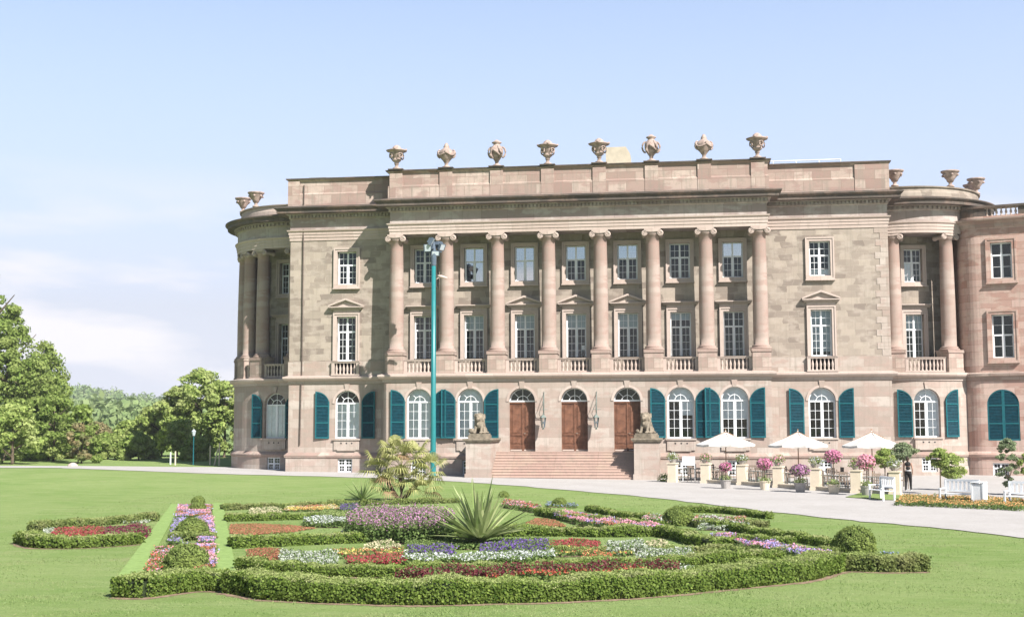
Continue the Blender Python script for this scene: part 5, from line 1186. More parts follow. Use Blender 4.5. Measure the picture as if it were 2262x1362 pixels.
# ------------------------------------------------------------------ grass blades on the near lawn
def grass():
    n = 330000; t = rng.random(n); y = -61 + 42 * t ** 1.6; x = rng.uniform(-19, 22, n) * (1 - .25 * (y < -50)) + 1.5
    ex = np.interp(y, ea[::-1, 1], ea[::-1, 0]); k = (x < ex + .12) & (rng.random(n) < .55 + .45 * np.sin(x * .8 + np.sin(y * .5) * 3) * np.sin(y * 1.1 + x * .3)); x, y = x[k], y[k]; n = len(x)
    z = np.array([gz(a, b) for a, b in zip(x, y)]); a = rng.uniform(0, math.pi, n); wd = rng.uniform(.004, .010, n); h = rng.uniform(.012, .036, n) * (.8 + .6 * np.sin(x * 1.3 + 2 * np.sin(y * .7)) * np.sin(y * .9 + np.sin(x)))
    lean = rng.normal(0, .022, (n, 2)); c, s = np.cos(a) * wd, np.sin(a) * wd
    P = np.stack([np.stack([x - c, y - s, z], 1), np.stack([x + c, y + s, z], 1), np.stack([x + lean[:, 0] + c * .3, y + lean[:, 1] + s * .3, z + h], 1), np.stack([x + lean[:, 0] - c * .3, y + lean[:, 1] - s * .3, z + h], 1)], 1)
    tag(link('grass', quads_mesh('grass', P, G['blade'])), 'short green grass blades of the lawn round the flower garden', 'grass', kind='stuff')
grass()

# ------------------------------------------------------------------ yuccas and palm
def yucca(loc, n, L, label, mat, up=.9, lo=0, wd=.05, leaf=None):
    Q = []; 
    for k in range(n):
        a = k * 2.39996 + rng.normal(0, .15); e = R(14 + 70 * (k / n) ** 1.5) + rng.normal(0, .08); l = L * rng.uniform(.8, 1.05); w0 = wd * rng.uniform(.8, 1.2)
        d = np.array([math.cos(a), math.sin(a), 0.]); sd_ = np.array([-math.sin(a), math.cos(a), 0.]); sag = .06 * l * math.cos(e)
        pts = []; 
        for j in range(6):
            t = j / 5; p = d * (math.cos(e) * l * t + .03) + np.array([0, 0, math.sin(e) * l * t - sag * t * t + .1 + lo]); ww = w0 * (.6 + .8 * t if t < .35 else (1 - t) / .65 * .88 + .01); pts.append((p, ww))
        up_ = np.array([0, 0, 1.]) * math.cos(e) - d * math.sin(e)
        for (p, w1), (q, w2) in zip(pts[:-1], pts[1:]):
            f1, f2 = up_ * w1 * .35, up_ * w2 * .35
            Q.append([p - sd_ * w1 + f1, p - f1 * .3, q - f2 * .3, q - sd_ * w2 + f2]); Q.append([p - f1 * .3, p + sd_ * w1 + f1, q + sd_ * w2 + f2, q - f2 * .3])
    Q = np.array(Q); me = quads_mesh('yucca_plant', Q, [G[mat], G['yucca']], [0 if (i // 10) % 3 else 1 for i in range(len(Q))])
    return tag(link('yucca_plant', me, None, (loc[0], loc[1], gz(*loc))), label, 'yucca')
yucca(YUCCA[0], 52, 1.8, 'big spiky yucca with long sword leaves among purple and white flowers', 'yucca', lo=.06, wd=.115)
yucca((YUCCA[1][0], YUCCA[1][1]), 40, 1.15, 'small dark spiky yucca at the left foot of the palm', 'yuccad', lo=.1, wd=.045)
def palm(loc):
    t = empty('fan_palm', (loc[0], loc[1], 0), 0, 'bushy yellow green fan palm behind the mauve flower mound', 'palm')
    m = MB(); m.tube([(0, 0, 0), (.05, 0, .7), (0, 0, 1.25)], [.16, .14, .12], 10); m.tube([(.1, 0, .1), (.7, .1, .8), (1.1, .1, 1.2)], [.1, .08, .06], 8); m.tube([(-.1, 0, .1), (-.5, .05, .7), (-.85, 0, 1.15)], [.1, .08, .06], 8); m.build('trunk', M['bark'], t)
    heads = [((0, 0, 1.55), 14, .95), ((1.15, .1, 1.25), 9, .75), ((-.95, 0, 1.3), 9, .8), ((.2, -.3, .75), 8, .75), ((-.7, -.3, .6), 8, .7), ((1.1, -.3, .55), 7, .7), ((.65, 0, 1.95), 7, .65), ((-.35, 0, 2.15), 7, .65)]
    Q = []; mi = []; st = MB()
    for (hx, hy, hz_), n, sc in heads:
        for k in range(n):
            a = k * 2.39996 + hx; e = R(-25 + 100 * ((k + .5) / n)); l = .74 * sc * rng.uniform(.6, 1.25); d = Vector((math.cos(a) * math.cos(e), math.sin(a) * math.cos(e), math.sin(e))); c = Vector((hx, hy, hz_)) + d * l
            st.tube([(hx, hy, hz_ - .1), tuple(Vector((hx, hy, hz_)) + d * l * .5 + Vector((0, 0, .04))), tuple(c)], .012, 4, False)
            s_ = Vector((-math.sin(a), math.cos(a), 0)); u_ = d.cross(s_) * -1; ns = 17; r = .86 * sc * rng.uniform(.85, 1.1); dry = 1 if (e < -.15 and rng.random() < .5) else 0
            for j in range(ns):
                b = R(-105 + 210 * j / (ns - 1)); dr = d * math.cos(b) + s_ * math.sin(b); w1 = .028; rr = r * (.75 + .25 * math.cos(b)); nn = dr.cross(u_).normalized()
                p0 = c; p1 = c + dr * rr * .6 + u_ * -.03; p2 = c + dr * rr + Vector((0, 0, -.27 * rr - .12 * rng.random()))
                Q.append([list(p0 - nn * .006), list(p0 + nn * .006), list(p1 + nn * w1), list(p1 - nn * w1)]); Q.append([list(p1 - nn * w1), list(p1 + nn * w1), list(p2 + nn * .004), list(p2 - nn * .004)]); mi += [dry, dry]
    link('fronds', quads_mesh('fronds', np.array(Q), [G['palm'], G['palmdry']], mi), t); st.build('leaf_stalks', G['lime'], t)
palm(PALM[0])

# ------------------------------------------------------------------ trees
def crown_mesh(key, r, h, n_cl, n_leaf, ls, mat, shape='round', z0=0, seed=0):
    g = np.random.default_rng(seed); Q = []; Nn = []
    for k in range(n_cl):
        t = g.uniform(0, 2 * math.pi); v = g.random() ** .85
        if shape == 'cone': rad = r * (1 - v) ** .75 * g.uniform(.55, 1.0) + .15
        elif shape == 'dome': rad = r * math.sqrt(max(0.02, 1 - v * v)) * g.uniform(.45, 1)
        else: q = 2 * v - 1; rad = r * math.sqrt(max(0.03, 1 - q * q)) * g.uniform(.4, 1)
        c = np.array([math.cos(t) * rad, math.sin(t) * rad, z0 + v * h]); cr = r * g.uniform(.16, .32) * (1 - .4 * v if shape == 'cone' else 1)
        D = unit(g.normal(0, 1, (n_leaf, 3)) + np.array([0, 0, .35])); P = c + D * cr * g.uniform(.55, 1.05, (n_leaf, 1)) * np.array([1.15, 1.15, .75])
        Q.append(P); Nn.append(D)
    P = np.concatenate(Q); Nn = np.concatenate(Nn); P[:, 2] = np.maximum(P[:, 2], .05)
    return quads_mesh('crown', leaves(P, Nn, ls, .6, .7, g), mat)
def tree(loc, r, h, label, mat='tree', shape='round', trunk=1.2, cat='tree', group='trees left of the palace', n=46, nl=95, ls=.13, seed=1, name='tree'):
    x, y = loc; z = gz(x, y); t = empty(name, (x, y, z), 0, label, cat, group)
    link('crown', crown_mesh('c', r, h - trunk * .8, n, nl, ls, G[mat], shape, trunk * .8, seed), t)
    m = MB(); rr = max(.05, r * .055); m.tube([(0, 0, -.1), (.05, .03, trunk), (0, 0, h * .8)], [rr * 1.5, rr, rr * .3], 8)
    for k in range(5):
        a = k * 2.4 + seed; z1 = trunk + (h - trunk) * (.1 + .13 * k); m.tube([(0, 0, z1), (math.cos(a) * r * .35, math.sin(a) * r * .35, z1 + h * .1), (math.cos(a) * r * .7, math.sin(a) * r * .7, z1 + h * .2)], [rr * .6, rr * .4, rr * .15], 6)
    m.build('trunk', M['bark'], t); return t
T = [((-53.0, 20), 4.2, 17.0, 'tree', 'cone', .3, 'tallest dark tree cut by the left edge of the picture', 130), ((-51.2, 22), 3.2, 13.2, 'tree', 'cone', .3, 'second tall tree, just right of the tallest one', 110), ((-48.8, 23), 2.8, 9.8, 'tree', 'dome', .3, 'green tree filling the back of the left tree mass', 90), ((-49.9, 19), 2.9, 10.2, 'tree', 'cone', .3, 'third tall green tree stepping down in the left tree mass', 90), ((-47.6, 19), 2.5, 8.2, 'tree', 'dome', .3, 'broad green tree right of the two tall ones', 80),
     ((-45.4, 18), 2.3, 6.9, 'tree', 'dome', .4, 'medium green tree leaning down toward the hill gap', 70), ((-43.4, 15), 2.0, 5.1, 'tree', 'dome', .5, 'lower green tree at the right end of the left tree mass', 60),
     ((-46.2, 9), 2.3, 4.6, 'treepale', 'dome', .1, 'pale grey green bush at the left picture edge in front of the tall trees', 60), ((-43.0, 8), 2.3, 4.2, 'treelight', 'dome', .1, 'light green rounded bush below the left trees', 55),
     ((-39.0, 11), 1.5, 4.2, 'tree', 'dome', .3, 'small dark bush beside the orange shrub', 36), ((-38.8, 10), 1.0, 2.9, 'rust', 'dome', .2, 'orange brown shrub beside the pale stone at the end of the path', 30), ((-49.5, 10), 2.2, 6.3, 'treepale', 'dome', .2, 'tall pale leaved shrub at the very left edge', 60)]
for k, (p_, r, h, mt, shp, tr, lb, n) in enumerate(T): tree(p_, r, h, lb, mt, shp, tr, n=n, seed=k + 3)
T2 = [((-34.4, 29), 2.2, 6.6, 'treelight', .9, 'light green tree touching the left corner of the palace'), ((-37.1, 30), 2.4, 7.6, 'treelight', 1.0, 'tallest light green tree left of the palace corner'), ((-39.3, 30), 2.0, 6.1, 'treelight', .9, 'broad light green tree second from the tallest one left of the palace'),
      ((-41.2, 31), 1.9, 4.8, 'treelight', .8, 'light green tree third from the palace corner'), ((-43.2, 32), 1.8, 3.7, 'treelight', .6, 'low green tree fourth from the palace corner'), ((-31.6, 31), 2.0, 6.2, 'treelight', 1.2, 'green tree mostly hidden behind the palace corner'),
      ((-45.6, 34), 1.9, 3.1, 'treelight', .5, 'low bushy tree fifth from the palace corner'), ((-35.6, 22), 1.2, 3.2, 'treelight', 1.2, 'young light tree with a pale trunk near the palace corner'), ((-52, 40), 2.2, 2.9, 'rust', .3, 'brownish bush in the gap below the hill'),
      ((-56, 44), 2.6, 2.9, 'treelight', .3, 'light low bush in the gap below the hill'), ((-61.0, 48), 2.6, 3.1, 'treelight', .3, 'round dark tree in the gap right of the left tree mass'), ((-66, 55), 3.0, 3.4, 'treepale', .3, 'grey green tree at the foot of the hill'), ((-72, 60), 3.2, 4.0, 'tree', .3, 'green tree at the foot of the hill next to the left tree mass'),
      ((-38.5, 20), 1.6, 2.0, 'tree', .1, 'dark low shrub below the broad light tree'), ((-42.2, 22), 1.7, 1.9, 'tree', .1, 'dark low shrub below the third tree from the corner'), ((-33.0, 19), 1.3, 1.8, 'tree', .1, 'dark low shrub beside the palace corner'), ((-46.4, 24), 1.9, 2.0, 'treelight', .1, 'light low shrub left of the dark ones'), ((-50, 28), 2.0, 2.1, 'tree', .1, 'dark shrub between the orange shrub and the light one')]
for k, (p_, r, h, mt, tr, lb) in enumerate(T2): tree(p_, r, h, lb, mt, 'round' if tr > .7 else 'dome', tr, n=80, seed=k + 40, nl=110, ls=.15)
tree((-42.6, 2.9), .9, 1.5, 'low purplish brown bush at the left end of the path', 'rust', 'dome', .1, 'bush', None, 20, 70, .07, 9, 'bush')
def wood():
    g = np.random.default_rng(3); Q = []; Nn = []
    for k in range(1500):
        Y = 130 + 560 * g.random() ** .8; sl = g.uniform(-.70, -.36); X = 7 + sl * (Y + 81); r = g.uniform(2.6, 4.6); z = hz(X, Y) + r * .9
        D = unit(g.normal(0, 1, (80, 3)) + np.array([0, -.2, .5])); Q.append(np.array([X, Y, z]) + D * r * g.uniform(.7, 1.1, (80, 1)) * np.array([1, 1, g.uniform(.9, 1.5)])); Nn.append(D)
    tag(link('forest', quads_mesh('forest', leaves(np.concatenate(Q), np.concatenate(Nn), .85, .7, .6, g), G['wood'])), 'far green wood covering the hillside behind the trees', 'forest', kind='stuff')
wood()
# ------------------------------------------------------------------ café terrace
M['cream'] = plain('cream painted masonry', (.70, .60, .46), .85, var=.08, scale=3)
M['canvas'] = plain('off white parasol canvas', (.70, .67, .63), .85, var=.12, scale=3)
M['wood'] = plain('oiled wood', (.36, .20, .10), .55, var=.25, scale=8)
M['pot'] = plain('grey planter', (.38, .35, .33), .8, var=.15, scale=5)
M['wicker'] = plain('brown wicker', (.26, .20, .155), .8, var=.4, scale=30)
M['tabletop'] = plain('pale table top', (.55, .50, .46), .6, var=.1)
tw = empty('terrace_wall', (0, 0, 0), 0, 'low cream wall with seven square pillars in front of the café', 'wall')
P7 = PILLARS
for i, (x, y) in enumerate(P7):
    m = MB(); z = gz(x, y); a = math.atan2(-2.5, 1.75) * .0 + R(-18)
    m.box(-.24, .24, -.24, .24, -.2, 1.05); m.box(-.28, .28, -.28, .28, 1.05, 1.12); m.box(-.27, .27, -.27, .27, -.2, .14); m.build('pillar', M['cream'], tw, (x, y, z), a)
m = MB()
for (x0, y0), (x1, y1) in zip(P7[1:-1], P7[2:]):
    L = math.hypot(x1 - x0, y1 - y0); a = math.atan2(y1 - y0, x1 - x0); mf = lambda u, v, z, x0=x0, y0=y0, a=a: (x0 + u * math.cos(a) - v * math.sin(a), y0 + u * math.sin(a) + v * math.cos(a), z)
    m.box(.2, L - .2, -.12, .12, -.2, .17, mf); m.box(.2, L - .2, -.17, .17, .17, .22, mf)
m.build('low_wall', M['cream'], tw)
m = MB(); (x0, y0), (x1, y1) = P7[0], P7[1]
for (x0, y0), (x1, y1) in zip(P7[:-1], P7[1:]):
    n = 9; 
    for k in range(1, n): m.tube([(x0 + (x1 - x0) * k / n, y0 + (y1 - y0) * k / n + .25, .05), (x0 + (x1 - x0) * k / n, y0 + (y1 - y0) * k / n + .25, .78)], .012, 4)
    for zz in (.78, .3): m.tube([(x0, y0 + .25, zz), (x1, y1 + .25, zz)], .016, 4)
m.build('railing', M['iron'], tw)
def bushmesh(n, r, h, ls, cols, seed=1, flo=None, nf=0):
    g = np.random.default_rng(seed); D = unit(g.normal(0, 1, (n, 3)) + [0, 0, .2]); P = D * g.uniform(.45, 1.1, (n, 1)) * np.array([r, r, h]); Q = leaves(P, D, ls, .8, .6, g); mi = np.zeros(n, int)
    if nf: D2 = unit(g.normal(0, 1, (nf, 3)) + [0, -.2, .5]); P2 = D2 * g.uniform(.7, 1.12, (nf, 1)) * np.array([r, r, h]); Q = np.r_[Q, leaves(P2, D2, ls * .9, .6, .9, g)]; mi = np.r_[mi, np.ones(nf, int)]
    return quads_mesh('foliage', Q, [G[cols]] + ([FM[flo]] if flo else []), mi)
ords = ['left end pillar', 'second pillar from the left', 'third pillar from the left', 'middle pillar', 'fifth pillar from the left', 'pillar second from the right end', 'right end pillar']
for i, (x, y) in enumerate(P7):
    t = empty('planter_bowl', (x, y, gz(x, y) + 1.12), 0, 'yellow green planter on the ' + ords[i] + ' of the café wall', 'planter', 'planters on the terrace wall pillars')
    m = MB(); m.lathe([(0, 0), (.14, 0), (.24, .18), (.25, .2), (.2, .2), (.1, .16)], seg=12); m.build('bowl', M['pot'], t)
    link('foliage', bushmesh(260, .36, .26, .045, 'lime', i, 'white' if i % 2 == 0 else 'pink', 60), t, (0, 0, .3))
fcol = ['hotpink', 'hotpink', 'mauve', 'hotpink', 'pink']
plab = ['grey tub with a small pink flowering plant left of the second parasol', 'round tub with a bright pink flower ball between the left and middle parasol', 'tub with a wide mauve flower ball under the middle parasol', 'tub with the tallest bright pink flower ball right of the middle parasol', 'tub with pale pink flowers under the right parasol']
psz = [(.30, .23, 1.1), (.37, .28, 1.3), (.46, .28, 1.05), (.39, .30, 1.75), (.40, .36, 1.5)]
for i, (x, y) in enumerate(POTS):
    t = empty('flower_tub', (x, y, gz(x, y)), 0, plab[i], 'planter', 'flower tubs on the gravel'); r, h, zc = psz[i]
    m = MB(); m.lathe([(0, 0), (.20, 0), (.28, .4), (.31, .42), (.31, .46), (.26, .46), (.24, .4), (0, .38)], seg=16); m.build('tub', M['pot'] if i % 2 == 0 else M['cream'], t)
    m = MB(); m.tube([(0, 0, .4), (.02, 0, zc)], .022, 6); m.build('stem', M['bark'], t)
    link('flower_ball', bushmesh(420, r, h, .05, 'foliage', 20 + i, fcol[i], 620), t, (0, 0, zc)); link('undergrowth', bushmesh(160, .32, .22, .045, 'lime', 50 + i), t, (0, 0, .5))
def parasol(x, y, w_, label):
    z = gz(x, y); t = empty('parasol', (x, y, z), R(10), label, 'parasol', 'white café parasols')
    m = MB(); m.tube([(0, 0, .05), (0, 0, 3.0)], .028, 8); m.build('pole', M['wood'], t)
    m = MB(); m.lathe([(0, 0), (.3, 0), (.3, .06), (.05, .09), (.05, .3), (0, .3)], seg=16); m.build('base', M['pot'], t)
    m = MB(); zr, za = 2.12, 2.84; n = 8; r = w_ / 2 / math.cos(math.pi / 8); vs = [(0, 0, za)]; fs = []
    rings = (.16, .45, .75, 1.0)
    for q, f in enumerate(rings):
        for k in range(n * 2):
            a = math.pi * k / n; rad = r * f * (1 if k % 2 == 0 else math.cos(math.pi / 8) * (1 - .03 * f)); vs.append((rad * math.cos(a), rad * math.sin(a), za - (za - zr) * (f ** .92) - (.03 if k % 2 else 0) * f))
    for k in range(n * 2): fs.append((0, 1 + k, 1 + (k + 1) % 16))
    for q in range(3):
        for k in range(16): k2 = (k + 1) % 16; fs.append((1 + q * 16 + k, 1 + (q + 1) * 16 + k, 1 + (q + 1) * 16 + k2, 1 + q * 16 + k2))
    b = len(vs)
    for k in range(16): v = vs[1 + 48 + k]; vs.append((v[0], v[1], v[2] - .1 - .02 * (k % 2)))
    for k in range(16): fs.append((49 + k, b + k, b + (k + 1) % 16, 49 + (k + 1) % 16))
    m.add(vs, fs); m.ell((0, 0, za + .04), (.035, .035, .06), 8, 6); m.build('canopy', M['canvas'], t)
    for k in range(8):
        a = math.pi * k / 4; c, s = math.cos(a), math.sin(a)
        m = MB(); m.tube([(0, 0, 2.85), (r * .97 * c, r * .97 * s, zr - .02)], .012, 4); m.tube([(.03 * c, .03 * s, 1.95), (r * .45 * c, r * .45 * s, 2.47)], .014, 4); m.build('rib', M['wood'], t)
parasol(9.25, -6.0, 3.2, 'leftmost white parasol on the café terrace'); parasol(13.12, -9.0, 3.1, 'middle white parasol on the café terrace'); parasol(16.88, -10.5, 3.0, 'rightmost white parasol on the café terrace')
def chair_parts(t, mat):
    m = MB(); m.box(-.22, .22, -.22, .22, .42, .46); m.build('seat', mat, t)
    m = MB(); m.box(-.22, .22, .19, .22, .84, .92)
    for k in range(5): m.box(-.19 + k * .087, -.15 + k * .087, .195, .215, .46, .85)
    m.build('backrest', mat, t)
    for sx in (-1, 1):
        for sy in (-1, 1): m = MB(); m.box(sx * .2 - .018, sx * .2 + .018, sy * .2 - .018, sy * .2 + .018, 0, .43 if sy < 0 else .9); m.build('leg', mat, t)
    for sx in (-1, 1): m = MB(); m.box(sx * .235 - .02, sx * .235 + .02, -.22, .2, .64, .67); m.build('armrest', mat, t)
tabs = [(7.2, -5.6), (9.0, -7.6), (10.9, -9.4), (11.9, -11.4), (13.6, -13.2), (14.6, -15.4), (15.9, -17.3), (8.3, -3.6), (10.7, -5.4), (12.3, -7.0), (14.6, -9.6), (15.6, -12.4), (17.2, -14.6)]
wh = ['behind the first gap', 'behind the second gap', 'behind the third gap', 'behind the fourth gap', 'behind the fifth gap', 'behind the sixth gap', 'beside the right end pillar'] + ['in the far row, ' + q + ' gap' for q in ('first', 'second', 'third', 'fourth', 'fifth', 'sixth')]
first = None
for i, (x, y) in enumerate(tabs):
    t = empty('cafe_table', (x, y, gz(x, y)), 0, 'small pale café table ' + wh[i] + ' of the terrace wall', 'table', 'café tables')
    m = MB(); m.lathe([(0, .71), (.42, .71), (.42, .74), (0, .74)], seg=20); m.build('tabletop', M['tabletop'], t)
    m = MB(); m.tube([(0, 0, .02), (0, 0, .72)], .035, 8); m.lathe([(0, 0), (.24, 0), (.24, .03), (0, .05)], seg=14); m.build('leg', M['iron'], t)
    for j, (dx, dy, rz, sd_) in enumerate(((-.62, -.15, R(95), 'left of'), (.62, .1, R(-85), 'right of'), (.05, -.62, R(180), 'in front of'))):
        if first is None: first = c = empty('cafe_chair', (0, 0, 0), 0); chair_parts(c, M['wicker'])
        else: c = copy_tree(first)
        c.location = (x + dx, y + dy, gz(x, y)); c.rotation_euler = (0, 0, rz + rng.uniform(-.3, .3)); tag(c, 'brown chair ' + sd_ + ' the table ' + wh[i] + ' of the wall', 'chair', 'café chairs')
# menu board and notice easel
t = empty('menu_board', (7.1, -7.0, 0), R(-15), 'white framed upright board behind the first gap of the terrace wall', 'notice board')
m = MB(); m.box(-.34, .34, -.02, .02, .95, 1.4); m.build('panel', M['white'], t)
m = MB(); m.box(-.37, -.34, -.03, .03, 0, 1.45); m.box(.34, .37, -.03, .03, 0, 1.45); m.box(-.34, .34, -.03, .03, 1.4, 1.45); m.box(-.34, .34, -.03, .03, .92, .95); m.build('frame', M['white'], t)

# ------------------------------------------------------------------ potted and bedded small trees on the right
def standard(x, y, r, h, stem, label, mat='treelight', tub=False, seed=1):
    t = empty('small_tree', (x, y, gz(x, y)), 0, label, 'tree', 'small trees and bushes before the right wing')
    if tub: m = MB(); m.lathe([(0, 0), (.18, 0), (.24, .34), (.27, .36), (.22, .37), (0, .33)], seg=14); m.build('tub', M['pot'], t)
    m = MB(); m.tube([(0, 0, 0), (.02, 0, stem)], [.035, .025], 6)
    for k in range(5): a = k * 1.3; m.tube([(0, 0, stem * .85), (math.cos(a) * r * .5, math.sin(a) * r * .5, stem + h * .3)], .014, 4)
    m.build('trunk', M['bark'], t); link('crown', crown_mesh('c', r * 1.05, h, 46, 70, .05, G[mat], 'round', stem - h * .15, seed), t)
standard(16.5, -17.4, .50, .85, 1.3, 'small round headed olive tree beside the right end pillar', seed=71, mat='treelight')
standard(18.7, -19.4, .48, .8, 1.4, 'small standard tree with a mop head above the orange flowers', seed=72, mat='treelight')
standard(19.9, -16.0, .62, 1.1, .8, 'bushy small tree behind the second white bench', seed=73, mat='treelight')
standard(21.6, -20.0, .5, 2.1, .75, 'tall narrow potted bush left of the third white bench', seed=74, mat='treepale')
standard(22.6, -20.4, .55, 1.3, .9, 'leafy bush at the right picture edge behind the third bench', seed=75, mat='treelight')
standard(18.2, -12.3, .7, .8, 1.5, 'thin pale shrub in front of the right round end of the palace', seed=76, mat='treepale')
o = link('grass_tuft', bushmesh(300, .55, .35, .06, 'lime', 91), None, (5.75, -7.3, .12)); tag(o, 'low green tuft between the right pedestal and the first wall pillar', 'plant')

# ------------------------------------------------------------------ benches and bin
def bench(x, y, rz, label):
    t = empty('white_bench', (x, y, gz(x, y)), rz, label, 'bench', 'white garden benches'); W = .75
    m = MB()
    for k in range(4): m.box(-W, W, -.25 + k * .125, -.145 + k * .125, .42, .45)
    m.build('seat', M['white'], t)
    m = MB(); m.box(-W, W, .25, .29, .93, 1.02); m.box(-W, W, .25, .285, .52, .58)
    for k in range(8): m.box(-W + .1 + k * .18, -W + .19 + k * .18, .256, .28, .58, .93)
    m.build('backrest', M['white'], t)
    for sx in (-1, 1):
        m = MB(); a = sx * (W - .04); m.box(a - .035, a + .035, -.28, -.21, 0, .62); m.build('leg', M['white'], t)
        m = MB(); m.box(a - .035, a + .035, .22, .292, 0, .96); m.build('leg', M['white'], t)
        m = MB(); m.box(a - .04, a + .04, -.3, .24, .62, .66); m.build('armrest', M['white'], t)
bench(15.35, -24.2, R(-75), 'white slatted bench at the left end of the grass strip, seen nearly end on'); bench(18.0, -27.0, R(-38), 'white slatted bench next to the white litter box'); bench(20.1, -28.9, R(-35), 'white bench cut off by the right picture edge')
t = empty('litter_box', (18.62, -27.75, 0), R(-30), 'square white box standing at the right end of the second bench', 'litter box')
m = MB()
for sx in (-1, 1): m.box(sx * .22 - .03, sx * .22 + .03, -.24, .24, 0, .92)
m.box(-.19, .19, -.22, -.18, .05, .88); m.box(-.19, .19, .18, .22, .05, .88); m.box(-.19, .19, -.18, .18, .05, .1); m.build('body', M['white'], t)
m = MB(); m.box(-.26, .26, -.26, .26, .925, .96); m.build('lid', M['white'], t)

# ------------------------------------------------------------------ person walking on the terrace edge
M['skin'] = plain('skin', (.42, .25, .18), .6, var=.05); M['black'] = plain('dark cloth', (.022, .020, .020), .85, var=.3); M['hair'] = plain('dark brown hair', (.05, .03, .02), .6, var=.3, scale=30)
px, py = PERSON[0]
t = empty('person', (px, py, gz(px, py)), R(160), 'person in dark sleeveless top and black trousers walking away across the terrace', 'person')
def arm(sx, sw):
    s = (sx * .17, 0, 1.34); e = (sx * .22, -.04 + sw, 1.08); w_ = (sx * .21, -.14 + sw * 1.6, .87)
    P = [('t', [s, e], [.044, .036]), ('t', [e, w_], [.034, .024]), ('e', (w_[0], w_[1] - .02, w_[2] - .05), (.018, .034, .045))]
    for k in range(4): P.append(('t', [(w_[0], w_[1] - .045 + .018 * k, w_[2] - .08), (w_[0] - sx * .008, w_[1] - .05 + .018 * k, w_[2] - .125 - .006 * (k in (1, 2))), (w_[0] - sx * .02, w_[1] - .05 + .018 * k, w_[2] - .15)], [.009, .008, .007]))
    P.append(('t', [(w_[0], w_[1] - .05, w_[2] - .03), (w_[0] - sx * .015, w_[1] - .075, w_[2] - .075)], [.010, .008])); return P
legs = []
for sx, st_ in ((-1, .14), (1, -.12)):
    hp = (sx * .085, 0, .84); kn = (sx * .09, -st_ * .7 - .02, .46); an = (sx * .085, -st_ * 1.6 + .04, .09)
    legs += [('t', [hp, kn], [.085, .058]), ('t', [kn, an], [.052, .034]), ('e', (sx * .085, an[1] - .06, .045), (.038, .11, .04))]
body = [('e', (0, 0, .93), (.155, .11, .13)), ('t', [(0, 0, .95), (0, -.01, 1.12), (0, 0, 1.28)], [.12, .105, .13]), ('e', (0, 0, 1.3), (.17, .095, .1)), ('t', [(0, 0, 1.36), (0, -.01, 1.46)], [.045, .042]), ('e', (0, -.02, 1.56), (.073, .09, .105)),
        ('e', (0, -.108, 1.55), (.012, .016, .022)), ('e', (0, -.095, 1.515), (.022, .012, .008)), ('e', (-.074, 0, 1.555), (.012, .018, .028)), ('e', (.074, 0, 1.555), (.012, .018, .028)), ('e', (-.028, -.097, 1.575), (.012, .008, .008)), ('e', (.028, -.097, 1.575), (.012, .008, .008))] + legs + arm(-1, .06) + arm(1, -.06)
blob('body', body, M['skin'], t, vox=.011, sm=1)
blob('top', [('t', [(0, 0, .93), (0, -.01, 1.12), (0, 0, 1.3)], [.135, .118, .142]), ('e', (0, 0, 1.31), (.168, .108, .085))], M['black'], t, vox=.015, sm=2)
blob('trousers', [('e', (0, 0, .9), (.172, .125, .13))] + [('t', l[1], [r + .014 for r in l[2]]) for l in legs if l[0] == 't'], M['black'], t, vox=.015, sm=2)
blob('hair', [('e', (0, .015, 1.585), (.085, .092, .095)), ('e', (0, .06, 1.5), (.06, .045, .09))], M['hair'], t, vox=.013, sm=2)
m = MB(); m.lathe([(.152, .985), (.156, 1.0), (.152, 1.015)], seg=20, mf=lambda x, y, z: (x, y * .8, z)); m.build('belt', M['white'], t)
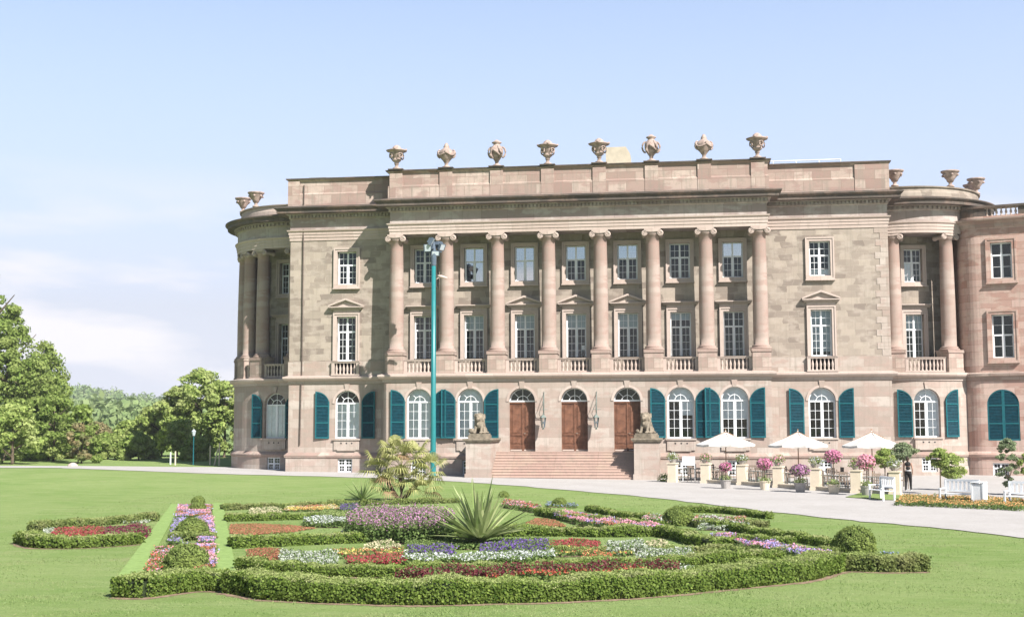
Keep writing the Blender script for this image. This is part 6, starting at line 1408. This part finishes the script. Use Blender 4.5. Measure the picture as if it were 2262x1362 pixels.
blob('shoe', [('e', (-.085, -.24, .04), (.042, .115, .04))], M['lampwhite'], t, vox=.015); blob('shoe', [('e', (.085, .17, .045), (.042, .115, .04))], M['lampwhite'], t, vox=.015)

# ------------------------------------------------------------------ small things left of the palace
t = empty('lamp_post', (-28.6, 7.5, .45), 0, 'small green lamp post among the trees left of the palace', 'street lamp')
m = MB(); m.tube([(0, 0, 0), (0, 0, 2.1)], [.05, .035], 8); m.build('pole', M['shutterhi'], t)
m = MB(); m.lathe([(.08, 2.1), (.16, 2.4), (.18, 2.42), (.05, 2.55), (0, 2.6)], seg=8); m.build('lantern', M['lampwhite'], t)
for i, (x, y, h, lb) in enumerate(((-27.2, 9, 1.5, 'pale tree stake nearest the palace corner'), (-28.3, 10, 1.3, 'pale tree stake just left of the one at the palace corner'), (-30.6, 9, .9, 'short white post left of the green lamp post'), (-31.4, 10, .8, 'white post farthest left of the green lamp post'), (-27.8, 9.6, 1.1, 'slanting pale stake between two upright ones'))):
    m = MB(); m.tube([(0, 0, -.1), (.25 if i == 4 else .0, 0, h)], [.06, .05], 8); m.lathe([(.055, h - .02), (.05, h + .03), (0, h + .05)], (.25 if i == 4 else 0, 0, 0), 8); o = m.build('stake', M['cream' if i != 3 else 'white'], None, (x, y, .46)); tag(o, lb, 'stake', 'pale posts left of the palace')
m = MB(); m.lathe([(0, -.1), (.4, -.1), (.36, .14), (.2, .26), (.12, .3), (0, .3)], seg=9); o = m.build('stone_block', M['trim'], None, (-36.2, 4.2, .4)); tag(o, 'pale stone mound at the left end of the gravel path', 'stone')
# ------------------------------------------------------------------ haze
hm = bpy.data.materials.new('haze air'); hm.use_nodes = True; hn = hm.node_tree; hn.nodes.clear()
ho = hn.nodes.new('ShaderNodeOutputMaterial'); hv = hn.nodes.new('ShaderNodeVolumePrincipled'); hv.inputs['Density'].default_value = 0.00025; hv.inputs['Color'].default_value = (.92, .96, 1, 1); hv.inputs['Anisotropy'].default_value = .0
hn.links.new(hv.outputs[0], ho.inputs['Volume'])
m = MB(); m.box(-1400, 400, -200, 1750, -3, 60); o = m.build('haze', hm); tag(o, kind='stuff')
